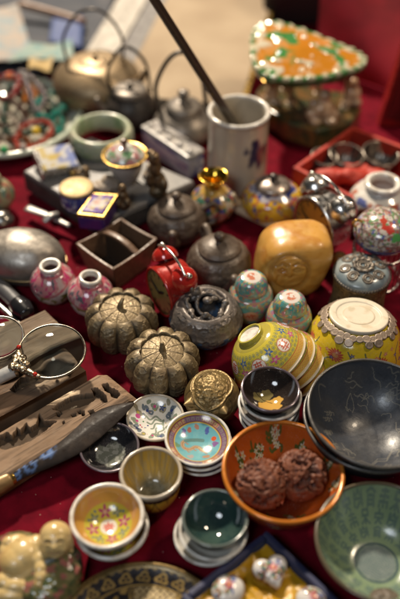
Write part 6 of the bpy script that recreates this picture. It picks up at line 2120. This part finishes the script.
        C = dot(C, x, y, 0.50, 0.17, 0.078, (0.52, 0.08, 0.02))
        C = mixc(C, sstep(0.685, 0.70, q), (0.52, 0.36, 0.08))
        C = key_band(C, th, q, 0.74, 0.88, 34, (0.36, 0.13, 0.12), (0.46, 0.38, 0.16))
        sec = (np.floor(th / (2 * PI) * 9) % 2 == 0)
        C = mixc(C, ((q > 0.74) & (q < 0.88) & sec) * 0.55, (0.05, 0.07, 0.22))
        C = mixc(C, (np.abs(q - 0.735) < 0.008) | (np.abs(q - 0.885) < 0.008), (0.14, 0.05, 0.04))
        return mixc(C, sstep(0.935, 0.955, q), (0.60, 0.54, 0.46))
    p = P(197, 438, 33)
    t = thing('porcelain_dish', 'turquoise dish with a dragon and red key border, topmost of the stack of three', 'dish', (p.x, p.y, 17), (0.03, 0.05, 0.0), 'turquoise dragon dishes')
    bowl(t, R, H, 17, 3.5, 2.0, 52, cin, lambda th, h, q: mixc(fillc(len(th), (0.58, 0.53, 0.45)), (np.sin(th * 9) * np.sin(h * 9) > 0.35) * (h > 0.2) * (h < 0.85) * 0.7, (0.20, 0.28, 0.26)), PORC(), 340, 150, 30, foot=W, rim=W)
    dup(t, (p.x + 2.5, p.y - 2.0, 9), (0.0, 0.02, 0.9), 'turquoise dish in the middle of the stack of three, showing only its pale side')
    dup(t, (p.x + 4.0, p.y - 1.0, 0.4), (0, 0, 1.9), 'turquoise dish lowest of the stack of three, resting on the cloth')

    # --- black lacquer cup with gold flower on stacked cups
    R, H = 29.2, 25.0
    def cin(th, q, x, y):
        C = mixc(fillc(len(th), (0.022, 0.016, 0.014)), sstep(0.5, 0.7, fbm(np.stack([x * 4, y * 4, 0 * x], 1), 3, 3)) * 0.5, (0.04, 0.028, 0.022))
        GD, GD_SHADE = (0.50, 0.29, 0.065), (0.17, 0.135, 0.05)  # far left petals: the gold with its shadow painted in
        def petal(C, cx, cy, r, cc):
            d = np.hypot(x - cx, (y - cy) * 1.1)
            a = np.arctan2(y - cy, x - cx)
            return mixc(C, np.clip((r * (1 + 0.10 * np.cos(5 * a)) - d) / 0.02 + .5, 0, 1), cc)
        C = petal(C, -0.36, 0.10, 0.20, GD_SHADE)
        C = petal(C, -0.06, 0.24, 0.20, GD_SHADE)
        C = petal(C, -0.20, 0.06, 0.16, GD_SHADE)
        C = petal(C, 0.30, 0.0, 0.17, GD)
        C = petal(C, 0.10, -0.16, 0.25, GD)
        C = petal(C, -0.20, -0.26, 0.20, GD)
        C = petal(C, 0.22, -0.30, 0.19, GD)
        C = petal(C, 0.0, -0.34, 0.16, GD)
        C = stroke(C, x, y, [(-0.5, 0.3), (-0.2, 0.02), (0.1, -0.1)], 0.012, (0.02, 0.014, 0.012))
        return mixc(C, sstep(0.95, 0.975, q) * 0.7, (0.10, 0.07, 0.07))
    p = P(270, 389, 64)
    bl = M('black_lacquer', attr=True, rough=0.09, rvar=0.05, coat=0.6, bump=(200, 0.15, 0.4), dust=0.2)
    t = thing('lacquer_cup', 'black lacquer cup with golden flower inside, on top of a stack of cups', 'cup', (p.x, p.y, 39), (0.0, 0.02, 0), 'stack under the black lacquer cup')
    bowl(t, R, H, 13, 4, 2.0, 66, cin, lambda th, h, q: fillc(len(th), (0.022, 0.017, 0.016)), bl, 320, 120, 30, foot=M('black_foot', (0.03, 0.02, 0.02), 0.3), rim=M('purple_black_rim', (0.11, 0.085, 0.10), 0.15, 0.3, coat=0.5))
    def cup2(th, h, q):
        C = fillc(len(th), (0.42, 0.33, 0.25))
        C = mixc(C, sstep(0.46, 0.56, fbm(np.stack([np.cos(th) * 4, np.sin(th) * 4, h * 2], 1), 3, 4)), (0.10, 0.065, 0.05))
        return mixc(C, (h > 0.92) * 1.0, (0.55, 0.50, 0.45))
    labs = ('second cup of the stack, with brown and white sides, under the black lacquer cup', 'middle cup of the stack under the black lacquer cup, third from the top', 'lowest cup of the stack under the black lacquer cup, touching the cloth', 'fourth cup from the top in the stack under the black lacquer cup')
    u = thing('wine_cup', labs[0], 'cup', (p.x + 1.5, p.y - 1, 29), (0, 0, 0.4), 'stack under the black lacquer cup')
    bowl(u, 30.5, 25, 13, 4, 2.0, 66, lambda th, q, x, y: fillc(len(th), (0.52, 0.48, 0.42)), cup2, PORC(), 240, 50, 60, foot=W, rim=W)
    dup(u, (p.x - 0.5, p.y - 2, 19.5), (0, 0, 1.9), labs[1])
    dup(u, (p.x + 0.8, p.y - 1, 10), (0, 0, 2.6), labs[3])
    dup(u, (p.x + 1.0, p.y - 1.5, 0.4), (0, 0, 3.4), labs[2])

    # --- dark teal cup on white cups
    R, H = 29.5, 29.0
    def cin(th, q, x, y):
        n = fbm(np.stack([x * 4, y * 4, 0 * x], 1), 3, 3)
        return mixc(fillc(len(th), (0.020, 0.045, 0.043)), sstep(0.4, 0.7, n), (0.035, 0.065, 0.055))
    p = P(215, 518, 45)
    t = thing('tea_cup', 'glossy dark teal tea cup on top of two white cups, below the orange bowl', 'cup', (p.x, p.y, 16), (0.0, 0.0, 0), 'teal cup and the white cups under it')
    bowl(t, R, H, 13, 4, 2.2, 72, cin, lambda th, h, q: mixc(fillc(len(th), (0.06, 0.085, 0.075)), sstep(0.45, 0.6, fbm(np.stack([np.cos(th) * 3, np.sin(th) * 3, h * 2], 1), 3, 9)) * 0.6, (0.20, 0.19, 0.15)), M('teal_glaze', attr=True, rough=0.07, rvar=0.04, coat=0.6, bump=(200, 0.12, 0.4), dust=0.15), 300, 100, 40, foot=W, rim=M('teal_grey_rim', (0.10, 0.12, 0.11), 0.15, coat=0.5))
    u = thing('wine_cup', 'white porcelain cup between the teal cup and the lowest white cup', 'cup', (p.x - 2.0, p.y - 3, 8.5), (0, 0.03, 0), 'teal cup and the white cups under it')
    bowl(u, 31, 22, 13, 4, 2.2, 66, None, lambda th, h, q: fillc(len(th), (0.60, 0.57, 0.52)), PORC(), 220, 40, 30, foot=W, rim=W)
    dup(u, (p.x - 6, p.y - 3.5, 0.4), (0, 0, 1.0), 'white porcelain cup lowest under the teal cup, sticking out to the left')
build_small_cups()

# ---- brass lotus box
def build_brass_box():
    r = 29.0
    c = P(212, 397, 27)
    t = thing('brass_box', 'round brass box with engraved cap, pointed V border and two cone studs, beside white dish', 'box', (c.x, c.y, 0.3), (0.0, 0.0, -0.26))
    def height(D):
        az = np.arctan2(D[:, 0], -D[:, 1])            # 0 towards the camera
        el = np.arcsin(np.clip(D[:, 2], -1, 1))
        az = np.where(np.abs(az) > PI, 0, az)
        vline = 0.80 - 0.40 * np.clip(1 - np.abs(az) / 1.0, 0, 1)
        return az, el, vline
    def dis(D):
        az, el, vl = height(D)
        top = el - vl
        X = D * r
        rel = (ridged(X / 5.0, 3, 3) - 0.62) * 2.0 * sstep(0.06, 0.12, top)
        g = 1.6 * np.exp(-(top / 0.03) ** 2) - 1.8 * np.exp(-((top + 0.07) / 0.03) ** 2) + 0.6 * np.exp(-((top + 0.10) / 0.02) ** 2)
        low = (fbm(X / 2.2, 3, 5) - 0.5) * 0.7
        fold = -1.2 * np.exp(-((np.abs(az) - 0.05) / 0.05) ** 2) * (top < -0.1) * (el > -0.8)
        cheek = 0
        for s in (-1, 1):
            k = np.array([s * 0.55, -0.70, 0.40])
            k /= np.linalg.norm(k)
            d = np.arccos(np.clip(D @ k, -1, 1))
            cheek = cheek + 2.2 * np.exp(-(d / 0.30) ** 2) + 9.0 * np.clip(1 - d / 0.19, 0, 1) ** 1.2
            cheek = cheek - 0.8 * np.exp(-((d - 0.42) / 0.03) ** 2) * (top < -0.12)
        return rel + g + low + fold + cheek
    def col(D, rr):
        az, el, vl = height(D)
        h = dis(D)
        X = D * r
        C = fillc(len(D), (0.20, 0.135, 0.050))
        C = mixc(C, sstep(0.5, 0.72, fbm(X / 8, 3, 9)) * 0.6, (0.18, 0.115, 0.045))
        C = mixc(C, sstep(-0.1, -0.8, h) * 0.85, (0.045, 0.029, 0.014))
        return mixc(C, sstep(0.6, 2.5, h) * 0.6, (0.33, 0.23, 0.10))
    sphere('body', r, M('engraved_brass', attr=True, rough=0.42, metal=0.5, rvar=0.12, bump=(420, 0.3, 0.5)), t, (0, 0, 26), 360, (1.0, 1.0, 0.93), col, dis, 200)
    lathe('base_ring', [(15, 0), (17, 0), (18, 1.5), (16, 4.5), (14, 4)], GOLD(), t, 64, 3)
build_brass_box()

# ---- blue box with yellow silk
def build_silk_box():
    zt = 22
    A, L_, Rr = P(267, 530, zt), P(181, 596, zt), P(352, 612, zt)
    Nn = L_ + (Rr - A)
    b = (L_ + Rr) / 2
    b.z = 0
    t = thing('gift_box', 'open navy blue box lined with yellow silk, at the bottom edge', 'box', b, (0, 0, 0))
    cs = [Vector((p.x - b.x, p.y - b.y, 0)) for p in (A, L_, Nn, Rr)]
    navy = M('navy_cloth', (0.012, 0.016, 0.055), 0.55, var=(120, 0.4, 0.7, (0.02, 0.025, 0.075)), bump=(800, 0.4, 0.5), sheen=(0.2, 0.5, (0.5, 0.6, 1)))
    bev('bottom', prismbm([(p.x * 0.98, p.y * 0.98) for p in cs], 1, 5), navy, t, 0.8)
    for i in range(4):
        p, q = cs[i], cs[(i + 1) % 4]
        dn = (q - p).normalized()
        nn = Vector((-dn.y, dn.x, 0)) * 6.0
        if nn.dot(-p) < 0:
            nn = -nn
        e0 = p + dn * (0 if i % 2 else 6.3)
        e1 = q - dn * (0 if i % 2 else 6.3)
        bev('side', prismbm([(e0.x, e0.y), (e1.x, e1.y), (e1.x + nn.x, e1.y + nn.y), (e0.x + nn.x, e0.y + nn.y)], 1.2, zt), navy, t, 1.6, 3)
    n = 90
    u, v = np.meshgrid(np.linspace(0.075, 0.925, n), np.linspace(0.075, 0.925, n), indexing='ij')
    c0, c1, c3 = np.array(cs[0]), np.array(cs[1]), np.array(cs[3])
    V = c0 + (c1 - c0) * u.ravel()[:, None] + (c3 - c0) * v.ravel()[:, None]
    nz = fbm(V / 16, 3, 4) * 6 + ridged(V / 22 + 4, 2, 8) * 6
    V[:, 2] = 8.5 + nz
    idx = np.arange(n * n).reshape(n, n)
    F = np.stack([idx[:-1, :-1], idx[1:, :-1], idx[1:, 1:], idx[:-1, 1:]], -1).reshape(-1, 4)
    mesh('silk_lining', V, F, M('yellow_silk', (0.46, 0.25, 0.008), 0.36, sheen=(0.4, 0.3, (1, 0.85, 0.4)), bump=(500, 0.2, 0.4), var=(50, 0.4, 0.7, (0.36, 0.17, 0.006))), t)
    def pcol(V, seed):
        C = fillc(len(V), (0.60, 0.57, 0.54))
        rs = np.random.RandomState(seed)
        x, y = V[:, 0], V[:, 1]
        up = V[:, 2] > 5
        for k in range(5):
            cx, cy = rs.uniform(-9, 9), rs.uniform(-6, 8)
            for i in range(3):
                C2 = stroke(C.copy(), x, y, wiggle(cx, cy, 9, rs.uniform(0, PI), 1.2, 7, i, 2), 0.9, [(0.06, 0.10, 0.26), (0.10, 0.22, 0.10), (0.30, 0.15, 0.08)][i])
                C = mixc(C2, (~up) * 1.0, (0.60, 0.57, 0.54))
        C2 = flower(C.copy(), x, y, 1, 2, 4.6, 5, (0.46, 0.07, 0.14), (0.5, 0.3, 0.1))
        C2 = flower(C2, x, y, 7, 5, 3.2, 5, (0.08, 0.10, 0.34), (0.3, 0.3, 0.3))
        return mixc(C2, (~up) * 1.0, (0.60, 0.57, 0.54))
    def pot(px, py, label, seed, heart, rot, s):
        c = P(px, py, 24)
        u_ = thing('trinket_box', label, 'trinket box', (c.x, c.y, 12), (0.12, 0.06, rot), 'porcelain trinket boxes')
        if heart:
            lid = [((-7 * s, 5 * s, 10), (9 * s, 9 * s, 7)), ((7 * s, 5 * s, 10), (9 * s, 9 * s, 7)), ((0, -1 * s, 10), (11 * s, 8 * s, 7)), ((0, -7 * s, 10), (6.5 * s, 6 * s, 6)), ((0, -11 * s, 9.5), (3.4 * s, 4 * s, 5))]
        else:
            lid = [((0, 0, 10), (15 * s, 13.5 * s, 8))]
        base = [((p[0][0], p[0][1], 3), (p[1][0] * 0.96, p[1][1] * 0.96, 5)) for p in lid]
        melt('base', base, GOLD(), u_, 0.9, 4)
        melt('lid', lid, PORC(), u_, 0.6, 8, lambda V: pcol(V, seed))
    pot(271, 570, 'heart shaped white trinket box with pink and blue flowers, in the yellow silk', 3, True, 0.35, 1.0)
    pot(227, 588, 'oval white trinket box with painted flowers, left of the heart shaped one', 8, False, 0.5, 1.0)
    pot(311, 598, 'white trinket box cut by the bottom edge, right of the heart shaped one', 14, False, -0.3, 0.9)
build_silk_box()

# ---- reclining laughing figurine and gold plate
def build_buddha():
    base = P(37, 566, 0)
    t = thing('figurine', 'glossy cream ceramic figurine of a bald laughing man in mottled green robe, bottom left', 'figurine', (base.x, base.y, 0.3))
    def L(px, py, z):
        p = P(px, py, z) - base
        return Vector((p.x, p.y, z))
    hd = L(56, 541, 38)
    fdir = Vector((0.05, -0.70, 0.66)).normalized()      # the face looks down towards the viewer
    fx = Vector((0, 0, 1)).cross(fdir).normalized()
    fy = fdir.cross(fx)
    def hp(a, b, c):
        return hd + fx * a + fy * b + fdir * c
    skin = [(hd, (15, 16, 15)), (hp(0, 4, 0), (14.5, 13.5, 14)), (hp(0, -6, 5), (10, 8, 8)), (hp(0, -1.5, 14.0), (2.6, 3.2, 3)), (hp(-6, -4, 10), (4.6, 4, 4)), (hp(6, -4, 10), (4.6, 4, 4)), (hp(0, -10, 9), (4.5, 3, 4)),
            (hp(-13.0, -3, -1), (2.6, 6, 3.6)), (hp(13.0, -3, -1), (2.6, 6, 3.6)), (hp(-13, -9, 0), (2.2, 3.2, 2.6)), (hp(13, -9, 0), (2.2, 3.2, 2.6)),
            (L(43, 548, 28), (10, 10, 11)), (L(25, 557, 22), (18, 18, 18)), (L(18, 562, 22), (17, 17, 16)), (L(32, 551, 24), (13, 13, 14)), (L(24, 570, 18), (19, 14, 13)),
            (L(37, 543, 29), (7.5, 7.5, 7.5)), (L(39, 551, 30), (7, 8, 7)), (L(40, 559, 30), (6.6, 8, 6.6)), (L(41, 567, 29), (6.2, 8, 6.2)), (L(41, 575, 27), (5.8, 8, 5.8)), (L(40, 583, 24), (5.6, 6, 5.2)), (L(36, 587, 22), (6.5, 4.6, 4.2)),
            (L(18, 543, 24), (12, 8, 9)), (L(10, 544, 26), (8, 7, 8)), (L(6, 551, 24), (6.5, 8, 7)), (L(4, 560, 20), (6, 9, 8)),
            (L(28, 588, 17), (14, 8, 8)), (L(16, 586, 18), (14, 9, 9)), (L(5, 582, 18), (9, 9, 9)), (L(12, 594, 14), (18, 10, 9))]
    def dsk(V, N):
        q = V - np.array(hd)
        x, y, z = q @ np.array(fx), q @ np.array(fy), q @ np.array(fdir)
        f = sstep(4, 8, z) * (np.linalg.norm(q, axis=1) < 22)
        g = np.zeros(len(V))
        for s in (-1, 1):
            g -= 1.3 * np.exp(-(stroke_d(x, y, [(s * 2.6, 2.6), (s * 5.0, 3.6), (s * 7.6, 2.4)]) / 0.8) ** 2)
            g += 0.7 * np.exp(-(stroke_d(x, y, [(s * 2.4, 5.6), (s * 5.2, 6.6), (s * 8.2, 5.2)]) / 0.9) ** 2)
        g -= 1.5 * np.exp(-(stroke_d(x, y, [(-5, -6.2), (-2, -8), (2, -8), (5, -6.2)]) / 0.9) ** 2)
        return g * f
    def csk(V):
        q = V - np.array(hd)
        x, y, z = q @ np.array(fx), q @ np.array(fy), q @ np.array(fdir)
        C = fillc(len(V), (0.56, 0.41, 0.18))
        C = mixc(C, sstep(0.45, 0.7, fbm(V / 11, 3, 4)) * 0.5, (0.46, 0.30, 0.10))
        f = sstep(5, 8, z) * (np.linalg.norm(q, axis=1) < 22)
        for s in (-1, 1):
            C = mixc(C, f * sstep(1.0, 0.5, stroke_d(x, y, [(s * 2.6, 2.6), (s * 5.0, 3.6), (s * 7.6, 2.4)])) * 0.8, (0.10, 0.05, 0.02))
        C = mixc(C, f * sstep(1.0, 0.4, stroke_d(x, y, [(-5, -6.2), (-2, -8), (2, -8), (5, -6.2)])) * 0.7, (0.20, 0.05, 0.03))
        pt = fbm(V / 6, 2, 14)
        return mixc(C, sstep(0.64, 0.70, pt) * (V[:, 1] > np.array(hd)[1] - 2) * (V[:, 0] < np.array(hd)[0] - 14) * 0.8, (0.15, 0.16, 0.16))
    melt('body', skin, M('ivory_glaze', attr=True, rough=0.26, rvar=0.08, coat=0.25, bump=(260, 0.3, 0.5), var=(220, 0.62, 0.75, (0.26, 0.16, 0.06))), t, 0.75, 7, csk, dsk)
    robe = [(L(56, 572, 16), (24, 26, 16)), (L(64, 562, 18), (16, 18, 14)), (L(46, 586, 14), (26, 20, 14)), (L(52, 556, 18), (20, 18, 15)), (L(22, 596, 9), (26, 16, 9)), (L(60, 586, 12), (18, 16, 12)), (L(20, 545, 12), (24, 12, 12)), (L(68, 574, 15), (10, 16, 12))]
    melt('robe', robe, GLAZE(), t, 1.0, 8,
         lambda V: mixc(mixc(mixc(fillc(len(V), (0.115, 0.105, 0.042)), sstep(0.48, 0.6, fbm(V / 5, 3, 3)), (0.20, 0.165, 0.075)), sstep(0.55, 0.62, fbm(V / 4, 3, 13)), (0.055, 0.07, 0.03)), sstep(0.60, 0.66, fbm(V / 5, 2, 23)), (0.26, 0.09, 0.075)),
         lambda V, N: (ridged(V / 9, 2, 5) - 0.6) * 2.2)
    # bead string and ornament
    for k in range(6):
        p = L(47 + k * 2.4, 562 - 1.2 * k + 0.5 * k * k * 0.4, 34 - 1.2 * k)
        sphere('bead', 2.2, M('pale_blue_bead', (0.24, 0.27, 0.28), 0.2, coat=0.4), t, p, 14)
build_buddha()

def build_gold_plate():
    c = P(140, 652, 8)
    R = 79.0
    def cin(th, q, x, y):
        BK, GD = (0.020, 0.018, 0.022), (0.30, 0.20, 0.065)
        C = fillc(len(th), BK)
        rimw = q > 0.935 + 0.012 * np.sin(th * 60)
        C = mixc(C, rimw * 1.0, (0.22, 0.145, 0.05))
        u = (th * 26 / (2 * PI)) % 1 - 0.5
        v = (q - 0.85) / 0.07
        d = np.hypot(u * 2.2, v)
        a = np.arctan2(v, u * 2.2)
        m = (q > 0.77) & (q < 0.93)
        C = mixc(C, (m & (np.abs(d - 0.62 - 0.18 * np.cos(3 * a + 1)) < 0.17)) * 1.0, GD)
        C = mixc(C, (m & (d < 0.20)) * 1.0, (0.24, 0.15, 0.05))
        C = mixc(C, (np.abs(q - 0.765) < 0.010) * 1.0, GD)
        m2 = q < 0.75
        n = fbm(np.stack([x * 5 + 3, y * 5, 0 * x], 1), 2, 9)
        C = mixc(C, (m2 & (np.abs((n * 7) % 1 - 0.5) < 0.20)) * 1.0, GD)
        # net patterned block near the rim
        k = m2 & (x > -0.10) & (x < 0.36) & (y > 0.34) & (y < 0.74)
        C = mixc(C, k * 1.0, (0.46, 0.36, 0.19))
        a, b = (x + y) * 13 % 1 - 0.5, (x - y) * 13 % 1 - 0.5
        return mixc(C, (k & ((np.abs(a) < 0.13) | (np.abs(b) < 0.13))) * 1.0, (0.12, 0.08, 0.04))
    t = thing('plate', 'black and gold patterned plate at the bottom edge beside the navy box', 'plate', (c.x, c.y, 0.2))
    bowl(t, R, 11, 44, 3, 2.4, 42, cin, lambda th, h, q: fillc(len(th), (0.03, 0.025, 0.022)), M('gilt_lacquer', attr=True, rough=0.3, metal=0.35, rvar=0.1, coat=0.2, bump=(300, 0.3, 0.4)), 400, 160, 20, foot=M('black_foot', (0.03, 0.02, 0.02), 0.3), rim=M('dark_gilt_rim', (0.22, 0.14, 0.05), 0.3, 0.7, rvar=0.1), flat=0.68)
build_gold_plate()
